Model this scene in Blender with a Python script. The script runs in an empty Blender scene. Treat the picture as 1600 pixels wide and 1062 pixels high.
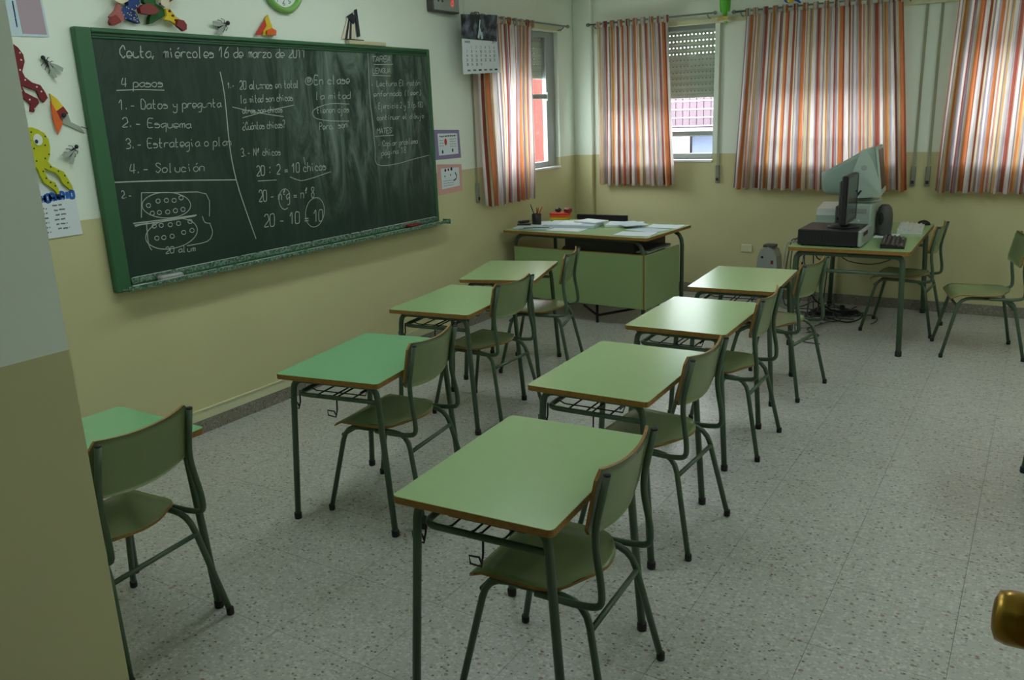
import bpy, math, random
from mathutils import Vector, Matrix
random.seed(7)
C = bpy.context.scene.collection
S = bpy.context.scene
PI = math.pi

# ------------------------------------------------------------------ camera, world, exposure
cam = bpy.data.objects.new('camera', bpy.data.cameras.new('camera'))
C.objects.link(cam)
cam.data.sensor_width = 36.0
cam.data.lens = 29.4902
cam.data.clip_start = 0.05
cam.matrix_world = Matrix([[0.847358, -0.108185, 0.519886, 3.941169], [0.529687, 0.241604, -0.813056, -0.378299], [-0.037646, 0.964325, 0.262029, 1.704345], [0, 0, 0, 1]])
S.camera = cam
S.view_settings.view_transform = 'Standard'
S.view_settings.look = 'None'
S.view_settings.gamma = 1.0
S.view_settings.use_curve_mapping = False
S.view_settings.exposure = 0.0
S.cycles.use_denoising = True
S.cycles.max_bounces = 8
S.cycles.diffuse_bounces = 4
S.cycles.glossy_bounces = 3
S.cycles.transparent_max_bounces = 12
S.cycles.caustics_reflective = False
S.cycles.caustics_refractive = False
SKY = 15.0          # overcast daylight outside
TUBE = 16.0         # fluorescent ceiling fixtures
w = bpy.data.worlds.new('world'); S.world = w; w.use_nodes = True
w.node_tree.nodes['Background'].inputs['Color'].default_value = (0.89, 0.95, 1.0, 1)
w.node_tree.nodes['Background'].inputs['Strength'].default_value = SKY

def portal(name, loc, rot, sx, sy):
    l = bpy.data.lights.new(name, 'AREA'); l.shape = 'RECTANGLE'; l.size = sx; l.size_y = sy
    l.cycles.is_portal = True
    o = bpy.data.objects.new(name, l); o.location = loc; o.rotation_euler = rot; C.objects.link(o)

# ------------------------------------------------------------------ materials
def lin(r, g, b):
    f = lambda c: c/12.92 if c <= .04045 else ((c+.055)/1.055)**2.4
    return (f(r/255), f(g/255), f(b/255), 1)
def mat(name, rgb, rough=.6, spec=.5, metal=0, noise=0, nscale=8, bump=0, rgb2=None):
    m = bpy.data.materials.new(name); m.use_nodes = True
    nt = m.node_tree; b = nt.nodes['Principled BSDF']
    col = lin(*rgb)
    b.inputs['Base Color'].default_value = col
    b.inputs['Roughness'].default_value = rough
    b.inputs['Specular IOR Level'].default_value = spec
    b.inputs['Metallic'].default_value = metal
    if noise or bump or rgb2:
        tc = nt.nodes.new('ShaderNodeTexCoord')
        n = nt.nodes.new('ShaderNodeTexNoise'); n.inputs['Scale'].default_value = nscale; n.inputs['Detail'].default_value = 4
        nt.links.new(tc.outputs['Object'], n.inputs['Vector'])
        if noise or rgb2:
            mx = nt.nodes.new('ShaderNodeMix'); mx.data_type = 'RGBA'
            mx.inputs['A'].default_value = col
            c2 = lin(*rgb2) if rgb2 else tuple(c*(1-noise) for c in col[:3])+(1,)
            mx.inputs['B'].default_value = c2
            nt.links.new(n.outputs['Fac'], mx.inputs['Factor'])
            nt.links.new(mx.outputs['Result'], b.inputs['Base Color'])
        if bump:
            bp = nt.nodes.new('ShaderNodeBump'); bp.inputs['Strength'].default_value = bump; bp.inputs['Distance'].default_value = .004
            nt.links.new(n.outputs['Fac'], bp.inputs['Height']); nt.links.new(bp.outputs['Normal'], b.inputs['Normal'])
    return m
def emat(name, rgb, st):
    m = bpy.data.materials.new(name); m.use_nodes = True; nt = m.node_tree
    nt.nodes.remove(nt.nodes['Principled BSDF'])
    e = nt.nodes.new('ShaderNodeEmission'); e.inputs['Color'].default_value = lin(*rgb); e.inputs['Strength'].default_value = st
    nt.links.new(e.outputs[0], nt.nodes['Material Output'].inputs[0])
    return m
M = {}
DADO = 1.277
def wall_mat():
    m = mat('wall paint', (190, 204, 178), .42, .4, bump=.08, nscale=40)
    nt = m.node_tree; b = nt.nodes['Principled BSDF']
    g = nt.nodes.new('ShaderNodeNewGeometry'); sp = nt.nodes.new('ShaderNodeSeparateXYZ')
    gt = nt.nodes.new('ShaderNodeMath'); gt.operation = 'GREATER_THAN'; gt.inputs[1].default_value = DADO
    mx = nt.nodes.new('ShaderNodeMix'); mx.data_type = 'RGBA'
    n = nt.nodes.new('ShaderNodeTexNoise'); n.inputs['Scale'].default_value = 1.7; n.inputs['Detail'].default_value = 5
    ma = nt.nodes.new('ShaderNodeMix'); ma.data_type = 'RGBA'
    ma.inputs['A'].default_value = lin(*LOWER); ma.inputs['B'].default_value = lin(*[c*.95 for c in LOWER])
    nt.links.new(g.outputs['Position'], n.inputs['Vector']); nt.links.new(n.outputs['Fac'], ma.inputs['Factor'])
    nt.links.new(g.outputs['Position'], sp.inputs[0]); nt.links.new(sp.outputs['Z'], gt.inputs[0])
    nt.links.new(gt.outputs[0], mx.inputs['Factor']); nt.links.new(ma.outputs['Result'], mx.inputs['A'])
    mx.inputs['B'].default_value = lin(*UPPER)
    nt.links.new(mx.outputs['Result'], b.inputs['Base Color'])
    return m
UPPER = (222, 231, 217); LOWER = (199, 195, 149)
M['wall'] = wall_mat()
def terrazzo(name, base, dark=1.0, rough=.35):
    m = mat(name, base, rough, .4); nt = m.node_tree; b = nt.nodes['Principled BSDF']
    g = nt.nodes.new('ShaderNodeNewGeometry')
    prev = None
    big = nt.nodes.new('ShaderNodeTexNoise'); big.inputs['Scale'].default_value = 1.3; big.inputs['Detail'].default_value = 3
    nt.links.new(g.outputs['Position'], big.inputs['Vector'])
    mx = nt.nodes.new('ShaderNodeMix'); mx.data_type = 'RGBA'
    mx.inputs['A'].default_value = lin(*[c*1.04 for c in base]); mx.inputs['B'].default_value = lin(*[c*.93 for c in base])
    nt.links.new(big.outputs['Fac'], mx.inputs['Factor']); prev = mx.outputs['Result']
    # stone chips: three sizes of cells, a random share of the cells takes a chip colour
    for sc, thr, share, colr, amt in ((70, .52, .42, (204, 206, 196), .42), (55, .48, .26, (150, 147, 130), .55), (48, .36, .10, (120, 92, 62), .75), (75, .36, .07, (62, 56, 48), .85), (100, .48, .28, (132, 136, 126), .55)):
        v = nt.nodes.new('ShaderNodeTexVoronoi'); v.inputs['Scale'].default_value = sc
        sep = nt.nodes.new('ShaderNodeSeparateColor')
        a = nt.nodes.new('ShaderNodeMath'); a.operation = 'LESS_THAN'; a.inputs[1].default_value = share
        d = nt.nodes.new('ShaderNodeMath'); d.operation = 'LESS_THAN'; d.inputs[1].default_value = thr
        f = nt.nodes.new('ShaderNodeMath'); f.operation = 'MULTIPLY'
        k = nt.nodes.new('ShaderNodeMath'); k.operation = 'MULTIPLY'; k.inputs[1].default_value = amt
        mp = nt.nodes.new('ShaderNodeMapping'); mp.inputs['Location'].default_value = (sc, sc*.37, 0); mp.inputs['Scale'].default_value = (1, 1.25, 1)
        nt.links.new(g.outputs['Position'], mp.inputs['Vector']); nt.links.new(mp.outputs[0], v.inputs['Vector'])
        nt.links.new(v.outputs['Color'], sep.inputs[0]); nt.links.new(sep.outputs[0], a.inputs[0])
        nt.links.new(v.outputs['Distance'], d.inputs[0])
        nt.links.new(a.outputs[0], f.inputs[0]); nt.links.new(d.outputs[0], f.inputs[1]); nt.links.new(f.outputs[0], k.inputs[0])
        mm = nt.nodes.new('ShaderNodeMix'); mm.data_type = 'RGBA'; mm.inputs['B'].default_value = lin(*[c*dark for c in colr])
        nt.links.new(k.outputs[0], mm.inputs['Factor']); nt.links.new(prev, mm.inputs['A']); prev = mm.outputs['Result']
    nt.links.new(prev, b.inputs['Base Color'])
    return m
M['terrazzo'] = terrazzo('terrazzo tile', (171, 172, 164))
M['skirting'] = terrazzo('terrazzo skirting', (128, 122, 108), .8)
M['grout'] = mat('tile joint', (120, 118, 108), .9)
M['ceiling'] = mat('ceiling paint', (225, 226, 215), .8)
M['band'] = mat('painted skirting band', (203, 204, 166), .5)
M['laminate'] = mat('green laminate', (150, 180, 124), .27, .5, noise=.06, nscale=30, bump=.03)
M['panel'] = mat('olive green panel', (138, 162, 110), .35, .5, noise=.06, nscale=30)
M['laminate2'] = mat('blue green laminate', (126, 178, 128), .27, .5, noise=.06, nscale=30, bump=.03)
M['ply'] = mat('plywood edge', (164, 124, 58), .5, .4, rgb2=(110, 76, 34), nscale=60)
M['plygreen'] = mat('green stained plywood', (122, 138, 94), .27, .5, noise=.12, nscale=14)
M['tube'] = mat('green painted steel tube', (72, 92, 70), .38, .5, noise=.15, nscale=30)
M['black'] = mat('black rubber', (22, 23, 22), .6)
M['darkplastic'] = mat('black plastic', (26, 25, 27), .45)
M['darkgrey'] = mat('dark grey plastic', (74, 74, 70), .5)
M['silver'] = mat('silver plastic', (150, 156, 150), .4)
M['beige'] = mat('pale grey green plastic', (168, 186, 172), .5)
M['beige2'] = mat('greyer green plastic', (138, 158, 146), .5)
M['white'] = mat('white plastic', (214, 220, 214), .5)
M['paper'] = mat('white paper', (214, 222, 226), .8, .2)
M['paperblue'] = mat('bluish paper', (190, 208, 214), .8, .2)
M['slate'] = mat('screen glass', (40, 44, 44), .15)
M['frame'] = mat('green board frame', (48, 98, 62), .5, noise=.15, nscale=6)
M['framedark'] = mat('dark green board frame', (34, 66, 46), .5)
M['pencilred'] = mat('red plastic', (196, 50, 34), .5)
M['red'] = mat('dark red paint', (128, 34, 30), .5, noise=.2, nscale=40)
M['maroon'] = mat('maroon felt', (112, 30, 36), .8)
M['yellow'] = mat('yellow green felt', (186, 190, 22), .8, noise=.15, nscale=20)
M['yellow2'] = mat('bright yellow paper', (214, 186, 40), .7)
M['orange'] = mat('orange plastic', (214, 96, 30), .5)
M['blue'] = mat('blue dotted cloth', (44, 72, 132), .8, noise=.3, nscale=60)
M['clothgreen'] = mat('green cloth', (46, 104, 52), .8, noise=.4, nscale=60)
M['skin'] = mat('cream cloth', (214, 204, 178), .8)
M['pinkstripe'] = mat('pink cloth', (176, 104, 96), .8, noise=.3, nscale=60)
M['alu'] = mat('grey aluminium', (156, 164, 162), .4, metal=.3)
M['blind'] = mat('grey blind slats', (216, 220, 208), .5)
M['sill'] = mat('white stone sill', (228, 230, 226), .4)
M['rod'] = mat('steel curtain rod', (122, 126, 118), .35, metal=.7)
M['strap'] = mat('beige blind strap', (150, 152, 128), .8)
M['strapbox'] = mat('grey strap box', (128, 132, 116), .5)
M['brass'] = mat('brass', (176, 140, 62), .28, metal=.9)
M['dial'] = mat('clock face', (222, 230, 226), .4)
M['clockgreen'] = mat('light green plastic', (122, 176, 92), .4)
M['purple'] = mat('purple card', (134, 122, 160), .7)
M['pink'] = mat('pink card', (206, 158, 150), .7)
M['lilac'] = mat('mauve print', (170, 150, 162), .7)
M['ink'] = mat('dark ink', (40, 42, 52), .8)
M['inkgrey'] = mat('grey ink', (112, 116, 124), .8)
M['inkblue'] = mat('blue ink', (34, 92, 176), .7)
M['chalk'] = mat('chalk', (186, 196, 186), .95, .1, noise=.4, nscale=70)
M['chalkwhite'] = mat('white chalk stick', (204, 210, 202), .9, .1)
M['cork'] = mat('cream wood', (190, 184, 150), .7)
M['leaf'] = mat('parrot green', (86, 176, 40), .5)
M['wing'] = mat('sheer wing', (150, 160, 148), .5)
M['door'] = mat('varnished door', (150, 112, 62), .4, noise=.3, nscale=5)
M['brick'] = mat('terracotta render', (112, 44, 36), .9, noise=.2, nscale=5)
M['pinkwall'] = mat('pale pink render', (104, 86, 96), .9)
M['bluecloth'] = mat('pale blue awning', (74, 82, 112), .9, rgb2=(104, 110, 130), nscale=3)
M['led'] = emat('red led', (230, 60, 50), 1.0)
M['tubelight'] = emat('fluorescent diffuser', (240, 252, 252), TUBE)
def board_mat():
    m = mat('slate green board', (34, 58, 46), .5, .35); nt = m.node_tree; b = nt.nodes['Principled BSDF']
    tc = nt.nodes.new('ShaderNodeTexCoord'); mp = nt.nodes.new('ShaderNodeMapping'); mp.inputs['Scale'].default_value = (1, 3.2, .8); mp.inputs['Rotation'].default_value = (.35, 0, 0)
    n = nt.nodes.new('ShaderNodeTexNoise'); n.inputs['Scale'].default_value = 2.2; n.inputs['Detail'].default_value = 8; n.inputs['Roughness'].default_value = .7; n.inputs['Distortion'].default_value = 1.2
    nt.links.new(tc.outputs['Object'], mp.inputs['Vector']); nt.links.new(mp.outputs[0], n.inputs['Vector'])
    # chalk dust wiped over the right half of the board
    sp = nt.nodes.new('ShaderNodeSeparateXYZ'); nt.links.new(tc.outputs['Object'], sp.inputs[0])
    r1 = nt.nodes.new('ShaderNodeMapRange'); r1.inputs['From Min'].default_value = 2.9; r1.inputs['From Max'].default_value = 3.7; r1.inputs['To Min'].default_value = .12
    nt.links.new(sp.outputs['Y'], r1.inputs['Value'])
    r2 = nt.nodes.new('ShaderNodeMapRange'); r2.inputs['From Min'].default_value = 1.05; r2.inputs['From Max'].default_value = 1.5; r2.inputs['To Min'].default_value = .15
    nt.links.new(sp.outputs['Z'], r2.inputs['Value'])
    r3 = nt.nodes.new('ShaderNodeMapRange'); r3.inputs['From Min'].default_value = .42; r3.inputs['From Max'].default_value = .75
    nt.links.new(n.outputs['Fac'], r3.inputs['Value'])
    k1 = nt.nodes.new('ShaderNodeMath'); k1.operation = 'MULTIPLY'; k2 = nt.nodes.new('ShaderNodeMath'); k2.operation = 'MULTIPLY'
    nt.links.new(r1.outputs[0], k1.inputs[0]); nt.links.new(r2.outputs[0], k1.inputs[1]); nt.links.new(k1.outputs[0], k2.inputs[0]); nt.links.new(r3.outputs[0], k2.inputs[1])
    mx = nt.nodes.new('ShaderNodeMix'); mx.data_type = 'RGBA'; mx.inputs['A'].default_value = lin(30, 52, 42); mx.inputs['B'].default_value = lin(122, 140, 127)
    nt.links.new(k2.outputs[0], mx.inputs['Factor']); nt.links.new(mx.outputs['Result'], b.inputs['Base Color'])
    return m
M['board'] = board_mat()
def tray_mat():
    m = mat('chalky tray', (60, 92, 72), .8); nt = m.node_tree; b = nt.nodes['Principled BSDF']
    tc = nt.nodes.new('ShaderNodeTexCoord'); n = nt.nodes.new('ShaderNodeTexNoise'); n.inputs['Scale'].default_value = 85; n.inputs['Detail'].default_value = 6
    r = nt.nodes.new('ShaderNodeMapRange'); r.inputs['From Min'].default_value = .42; r.inputs['From Max'].default_value = .62
    mx = nt.nodes.new('ShaderNodeMix'); mx.data_type = 'RGBA'; mx.inputs['A'].default_value = lin(48, 84, 62); mx.inputs['B'].default_value = lin(120, 144, 126)
    nt.links.new(tc.outputs['Object'], n.inputs['Vector']); nt.links.new(n.outputs['Fac'], r.inputs['Value']); nt.links.new(r.outputs[0], mx.inputs['Factor'])
    nt.links.new(mx.outputs['Result'], b.inputs['Base Color']); return m
M['tray'] = tray_mat()
def curtain_mat():
    m = bpy.data.materials.new('striped curtain cloth'); m.use_nodes = True; nt = m.node_tree
    nt.nodes.remove(nt.nodes['Principled BSDF'])
    uv = nt.nodes.new('ShaderNodeUVMap'); sp = nt.nodes.new('ShaderNodeSeparateXYZ'); nt.links.new(uv.outputs[0], sp.inputs[0])
    fr = nt.nodes.new('ShaderNodeMath'); fr.operation = 'FRACT'; nt.links.new(sp.outputs['X'], fr.inputs[0])
    cr = nt.nodes.new('ShaderNodeValToRGB'); cr.color_ramp.interpolation = 'CONSTANT'
    white = (216, 208, 204); grey = (168, 158, 166); rust = (154, 86, 70); orange = (198, 124, 80); tan = (196, 160, 108); cream = (210, 198, 168); pink = (186, 134, 122); lil = (148, 132, 142)
    seq = [(white, 3), (rust, 3), (cream, 2), (lil, 2), (white, 3), (grey, 3), (orange, 4), (white, 2), (pink, 2), (cream, 3), (lil, 2), (tan, 2), (white, 4), (grey, 2), (rust, 4), (pink, 1.5), (white, 3), (lil, 1.5), (cream, 2), (orange, 2.5), (tan, 2), (grey, 3), (white, 3), (rust, 2), (lil, 2), (white, 2), (cream, 1.5), (orange, 4), (rust, 2), (white, 2)]
    tot = sum(s for _, s in seq); e = cr.color_ramp.elements; pos = 0
    for i, (c, s) in enumerate(seq):
        el = e[i] if i < 2 else e.new(pos/tot)
        el.position = pos/tot; el.color = lin(*c); pos += s
    nt.links.new(fr.outputs[0], cr.inputs[0])
    mp = nt.nodes.new('ShaderNodeMapping'); mp.inputs['Scale'].default_value = (220, 9, 1); nt.links.new(uv.outputs[0], mp.inputs[0])
    n = nt.nodes.new('ShaderNodeTexNoise'); n.inputs['Scale'].default_value = 1; n.inputs['Detail'].default_value = 3; nt.links.new(mp.outputs[0], n.inputs['Vector'])
    mx = nt.nodes.new('ShaderNodeMix'); mx.data_type = 'RGBA'; mx.blend_type = 'MULTIPLY'; mx.inputs['B'].default_value = (.55, .50, .48, 1)
    r = nt.nodes.new('ShaderNodeMapRange'); r.inputs['From Min'].default_value = .4; r.inputs['From Max'].default_value = .7; r.inputs['To Max'].default_value = .8
    nt.links.new(n.outputs['Fac'], r.inputs['Value']); nt.links.new(r.outputs[0], mx.inputs['Factor']); nt.links.new(cr.outputs['Color'], mx.inputs['A'])
    d = nt.nodes.new('ShaderNodeBsdfDiffuse'); t = nt.nodes.new('ShaderNodeBsdfTranslucent'); ms = nt.nodes.new('ShaderNodeMixShader'); ms.inputs[0].default_value = .5
    nt.links.new(mx.outputs['Result'], d.inputs['Color']); nt.links.new(mx.outputs['Result'], t.inputs['Color'])
    nt.links.new(d.outputs[0], ms.inputs[1]); nt.links.new(t.outputs[0], ms.inputs[2]); nt.links.new(ms.outputs[0], nt.nodes['Material Output'].inputs[0])
    return m
M['curtain'] = curtain_mat()
def glass_mat():
    m = bpy.data.materials.new('window glass'); m.use_nodes = True; nt = m.node_tree
    nt.nodes.remove(nt.nodes['Principled BSDF'])
    t = nt.nodes.new('ShaderNodeBsdfTransparent'); g = nt.nodes.new('ShaderNodeBsdfGlossy'); g.inputs['Roughness'].default_value = .02
    t.inputs['Color'].default_value = (.95, .97, .96, 1)
    ms = nt.nodes.new('ShaderNodeMixShader'); ms.inputs[0].default_value = .07
    nt.links.new(t.outputs[0], ms.inputs[1]); nt.links.new(g.outputs[0], ms.inputs[2]); nt.links.new(ms.outputs[0], nt.nodes['Material Output'].inputs[0])
    return m
M['glass'] = glass_mat()
def photo_mat():
    m = mat('calendar photograph', (40, 42, 44), .35); nt = m.node_tree; b = nt.nodes['Principled BSDF']
    tc = nt.nodes.new('ShaderNodeTexCoord'); n = nt.nodes.new('ShaderNodeTexNoise'); n.inputs['Scale'].default_value = 14; n.inputs['Detail'].default_value = 6
    cr = nt.nodes.new('ShaderNodeValToRGB'); e = cr.color_ramp.elements; e[0].position = .45; e[0].color = lin(24, 26, 30); e[1].position = .72; e[1].color = lin(120, 130, 150)
    nt.links.new(tc.outputs['Object'], n.inputs['Vector']); nt.links.new(n.outputs['Fac'], cr.inputs[0]); nt.links.new(cr.outputs[0], b.inputs['Base Color']); return m
M['photo'] = photo_mat()

# ------------------------------------------------------------------ mesh helpers
class MB:
    def __init__(s): s.v = []; s.f = []; s.mi = []; s.mats = []; s.sm = []; s.uv = None
    def m(s, k):
        if k not in s.mats: s.mats.append(k)
        return s.mats.index(k)
    def face(s, idx, k, smooth=False): s.f.append(tuple(idx)); s.mi.append(s.m(k)); s.sm.append(smooth)
    def box(s, x0, x1, y0, y1, z0, z1, k, bev=0):
        if x0 > x1: x0, x1 = x1, x0
        if y0 > y1: y0, y1 = y1, y0
        if z0 > z1: z0, z1 = z1, z0
        if not bev:
            n = len(s.v)
            s.v += [(x, y, z) for z in (z0, z1) for x, y in ((x0, y0), (x1, y0), (x1, y1), (x0, y1))]
            for q in ((0, 3, 2, 1), (4, 5, 6, 7), (0, 1, 5, 4), (1, 2, 6, 5), (2, 3, 7, 6), (3, 0, 4, 7)): s.face([n+i for i in q], k)
        else:
            b = min(bev, (x1-x0)/2.01, (y1-y0)/2.01, (z1-z0)/2.01)
            rings = [(z0, b), (z0+b, 0), (z1-b, 0), (z1, b)]; n = len(s.v)
            for z, e in rings:
                c = b
                s.v += [(x0+c, y0+e, z), (x1-c, y0+e, z), (x1-e, y0+c, z), (x1-e, y1-c, z), (x1-c, y1-e, z), (x0+c, y1-e, z), (x0+e, y1-c, z), (x0+e, y0+c, z)]
            s.face([n+i for i in range(7, -1, -1)], k)
            for r in range(3):
                for i in range(8):
                    j = (i+1) % 8; s.face([n+r*8+i, n+r*8+j, n+r*8+8+j, n+r*8+8+i], k)
            s.face([n+24+i for i in range(8)], k)
        return s
    def tube(s, pts, r, k, n=8, bend=0, cap=True):
        pts = [Vector(p) for p in pts]
        if bend:
            o = [pts[0]]
            for a, b, c in zip(pts, pts[1:], pts[2:]):
                d1 = (a-b); d2 = (c-b); e = min(bend, d1.length*.48, d2.length*.48)
                p0 = b+d1.normalized()*e; p2 = b+d2.normalized()*e
                for t in (0, .25, .5, .75, 1): o.append(p0*(1-t)**2+b*2*t*(1-t)+p2*t*t)
            o.append(pts[-1]); pts = o
        q = [pts[0]]
        for a in pts[1:]:
            if (a-q[-1]).length > 1e-5: q.append(a)
        pts = q
        base = len(s.v); up = None
        for i, p in enumerate(pts):
            d = (pts[min(i+1, len(pts)-1)]-pts[max(i-1, 0)]).normalized()
            if up is None: up = d.orthogonal().normalized()
            up = (up-d*up.dot(d)).normalized(); sd = d.cross(up)
            rr = r[i] if isinstance(r, (list, tuple)) else r
            for j in range(n):
                a = 2*PI*j/n; s.v.append(tuple(p+up*math.cos(a)*rr+sd*math.sin(a)*rr))
        for i in range(len(pts)-1):
            for j in range(n):
                a = base+i*n+j; b = base+i*n+(j+1) % n; s.face((a, b, b+n, a+n), k, True)
        if cap:
            s.face([base+j for j in range(n-1, -1, -1)], k); e = base+(len(pts)-1)*n; s.face([e+j for j in range(n)], k)
        return s
    def lathe(s, prof, c, k, n=24, axis='z'):
        base = len(s.v); c = Vector(c)
        for r, h in prof:
            for j in range(n):
                a = 2*PI*j/n; u, v = r*math.cos(a), r*math.sin(a)
                p = {'z': (u, v, h), 'x': (h, u, v), 'y': (v, h, u)}[axis]
                s.v.append(tuple(c+Vector(p)))
        for i in range(len(prof)-1):
            for j in range(n):
                a = base+i*n+j; b = base+i*n+(j+1) % n; s.face((a, b, b+n, a+n), k, True)
        s.face([base+j for j in range(n-1, -1, -1)], k); e = base+(len(prof)-1)*n; s.face([e+j for j in range(n)], k)
        return s
    def ell(s, c, rx, ry, rz, k, n=12, m=7):
        b = len(s.v)
        for i in range(m+1):
            t = PI*i/m
            for j in range(n):
                a = 2*PI*j/n; s.v.append((c[0]+rx*math.sin(t)*math.cos(a), c[1]+ry*math.sin(t)*math.sin(a), c[2]-rz*math.cos(t)))
        for i in range(m):
            for j in range(n):
                p = b+i*n+j; q = b+i*n+(j+1) % n; s.face((p, q, q+n, p+n), k, True)
        return s
    def slab(s, out, z0, z1, k, kside=None):      # outline in xy, extruded in z
        n = len(s.v); L = len(out); kside = kside or k
        s.v += [(x, y, z0) for x, y in out]+[(x, y, z1) for x, y in out]
        s.face([n+i for i in range(L-1, -1, -1)], k); s.face([n+L+i for i in range(L)], k)
        for i in range(L): j = (i+1) % L; s.face((n+i, n+j, n+L+j, n+L+i), kside)
        return s
    def cut(s, out, x0, x1, k):                   # outline in yz, extruded in x (flat cut-outs on the board wall)
        a = sum(p[0]*q[1]-q[0]*p[1] for p, q in zip(out, out[1:]+out[:1]))
        if a < 0: out = out[::-1]
        n = len(s.v); L = len(out)
        s.v += [(x0, y, z) for y, z in out]+[(x1, y, z) for y, z in out]
        s.face([n+i for i in range(L-1, -1, -1)], k); s.face([n+L+i for i in range(L)], k)
        for i in range(L): j = (i+1) % L; s.face((n+i, n+j, n+L+j, n+L+i), k)
        return s
    def ribbon(s, pts, wd, x, k, x1=None):        # chalk line lying on a plane of constant x
        n = len(s.v); P = [Vector(p) for p in pts]
        for i, p in enumerate(P):
            d = P[min(i+1, len(P)-1)]-P[max(i-1, 0)]
            if d.length < 1e-7: d = Vector((1, 0))
            d.normalize(); nn = Vector((-d.y, d.x))*wd/2
            s.v += [(x, p.x-nn.x, p.y-nn.y), (x, p.x+nn.x, p.y+nn.y)]
        for i in range(len(P)-1): s.face((n+2*i, n+2*i+2, n+2*i+3, n+2*i+1), k)
        return s
    def xf(s, mtx, start=0):
        for i in range(start, len(s.v)): s.v[i] = tuple(mtx @ Vector(s.v[i]))
        return s
    def build(s, name, parent=None, label=None, kind=None):
        me = bpy.data.meshes.new(name); me.from_pydata(s.v, [], s.f)
        for k in s.mats: me.materials.append(M[k])
        me.polygons.foreach_set('material_index', s.mi); me.polygons.foreach_set('use_smooth', s.sm)
        if s.uv:
            u = me.uv_layers.new(name='UVMap')
            for lp in me.loops: u.data[lp.index].uv = s.uv[lp.vertex_index]
        me.update()
        o = bpy.data.objects.new(name, me); C.objects.link(o)
        if parent: o.parent = parent
        if label: o['label'] = label
        if kind: o['kind'] = kind
        return o
def tag(o, label, cat, group=None):
    o['label'] = label; o['category'] = cat
    if group: o['group'] = group
    return o
def thing(name, label, cat, loc=(0, 0, 0), rz=0, group=None):
    o = bpy.data.objects.new(name, None); C.objects.link(o); o.empty_display_size = .1
    o.location = loc; o.rotation_euler = (0, 0, rz)
    return tag(o, label, cat, group)
def struct(o): o['kind'] = 'structure'; return o
def dup(root, loc, rz, label):
    r = root.copy(); C.objects.link(r); r.location = loc; r.rotation_euler = (0, 0, rz); r['label'] = label
    for ch in list(root.children):
        c = ch.copy(); C.objects.link(c); c.parent = r
        for g in list(ch.children):
            d = g.copy(); C.objects.link(d); d.parent = c
    return r
def rrect(x0, x1, y0, y1, r, n=4):
    o = []
    for cx, cy, a0 in ((x1-r, y1-r, 0), (x0+r, y1-r, 90), (x0+r, y0+r, 180), (x1-r, y0+r, 270)):
        for i in range(n+1):
            a = math.radians(a0+90*i/n); o.append((cx+r*math.cos(a), cy+r*math.sin(a)))
    return o
# ------------------------------------------------------------------ positions of the ceiling fixtures (lights)
FIX = [(1.2, 1.7), (1.2, 3.7), (3.2, 4.3), (4.7, .3), (5.6, 3.0), (5.2, 4.8)]
FIXL = ['over the left-hand row near the board start', 'over the left-hand row near the windows', 'over the right-hand row, window end', 'right of the rows, beside the door', 'right of the rows, half way', 'right of the rows, window end']

# ------------------------------------------------------------------ room shell
XR, YB, YF, H = 6.2, -1.6, 7.102, 3.0
fl = struct(MB().box(-.25, XR+.2, YB-.2, YF+.25, -.12, -.0055, 'grout').build('floor'))
tile = None
for i in range(-1, 10):
    for j in range(0, 17):
        x0, y0 = .245+.4*i, .515+.4*j
        xa, xb, ya, yb = max(x0, 0), x0+.4, y0, min(y0+.4, YF)
        full = xa == x0 and yb == y0+.4
        if full and tile:
            o = bpy.data.objects.new('floor_tile', tile); C.objects.link(o); o.parent = fl
        else:
            o = MB().box(.0007, xb-xa-.0007, .0007, yb-ya-.0007, -.006, 0, 'terrazzo').build('floor_tile', fl)
            if full: tile = o.data
        o.location = (xa, ya, 0)
mb = MB()
for i in range(10, 15):
    for j in range(-6, 17):
        x0, y0 = .245+.4*i, .515+.4*j
        mb.box(x0+.0007, min(x0+.4, XR)-.0007, max(y0, YB)+.0007, min(y0+.4, YF)-.0007, -.006, 0, 'terrazzo')
for i in range(5, 10):
    for j in range(-6, 0):
        x0, y0 = .245+.4*i, .515+.4*j
        mb.box(max(x0, 2.309)+.0007, x0+.3993, max(y0, YB)+.0007, y0+.3993, -.006, 0, 'terrazzo')
mb.build('floor_tile_field', fl, kind='stuff')
struct(MB().box(-.25, XR+.2, YB-.2, YF+.25, H, H+.15, 'ceiling').build('ceiling'))
# wall with the board: opening for window 1
LW = (5.46, 6.76, 1.185, 2.39)
struct(MB().box(-.11, 0, YB-.2, LW[0], 0, H, 'wall').box(-.11, 0, LW[1], YF+.25, 0, H, 'wall').box(-.11, 0, LW[0], LW[1], 0, LW[2], 'wall').box(-.11, 0, LW[0], LW[1], LW[3], H, 'wall').build('wall_left'))
WX = [(.30, 1.368), (1.76, 2.86), (3.34, 4.45)]
WZ = (1.21, 2.40)
mb = MB().box(0, XR, YF, YF+.25, 0, WZ[0], 'wall').box(0, XR, YF, YF+.25, WZ[1], H, 'wall')
e = [0]+[v for p in WX for v in p]+[XR]
for a, b in zip(e[::2], e[1::2]): mb.box(a, b, YF, YF+.25, WZ[0], WZ[1], 'wall')
struct(mb.build('wall_far'))
struct(MB().box(XR, XR+.2, YB-.2, YF+.25, 0, H, 'wall').build('wall_right'))
struct(MB().box(0, 2.309, -1.6, .518, 0, H, 'wall').build('wall_near'))
struct(MB().box(4.09, XR, -.25, -.1, 0, H, 'wall').box(2.309, 4.09, -.25, -.1, 2.12, H, 'wall').build('wall_entry'))
struct(MB().box(2.309, XR, YB-.2, YB, 0, H, 'wall').build('wall_corridor'))
struct(MB().box(0, .19, YF-.05, YF, 0, H, 'wall', .006).build('trim_1'))
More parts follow.
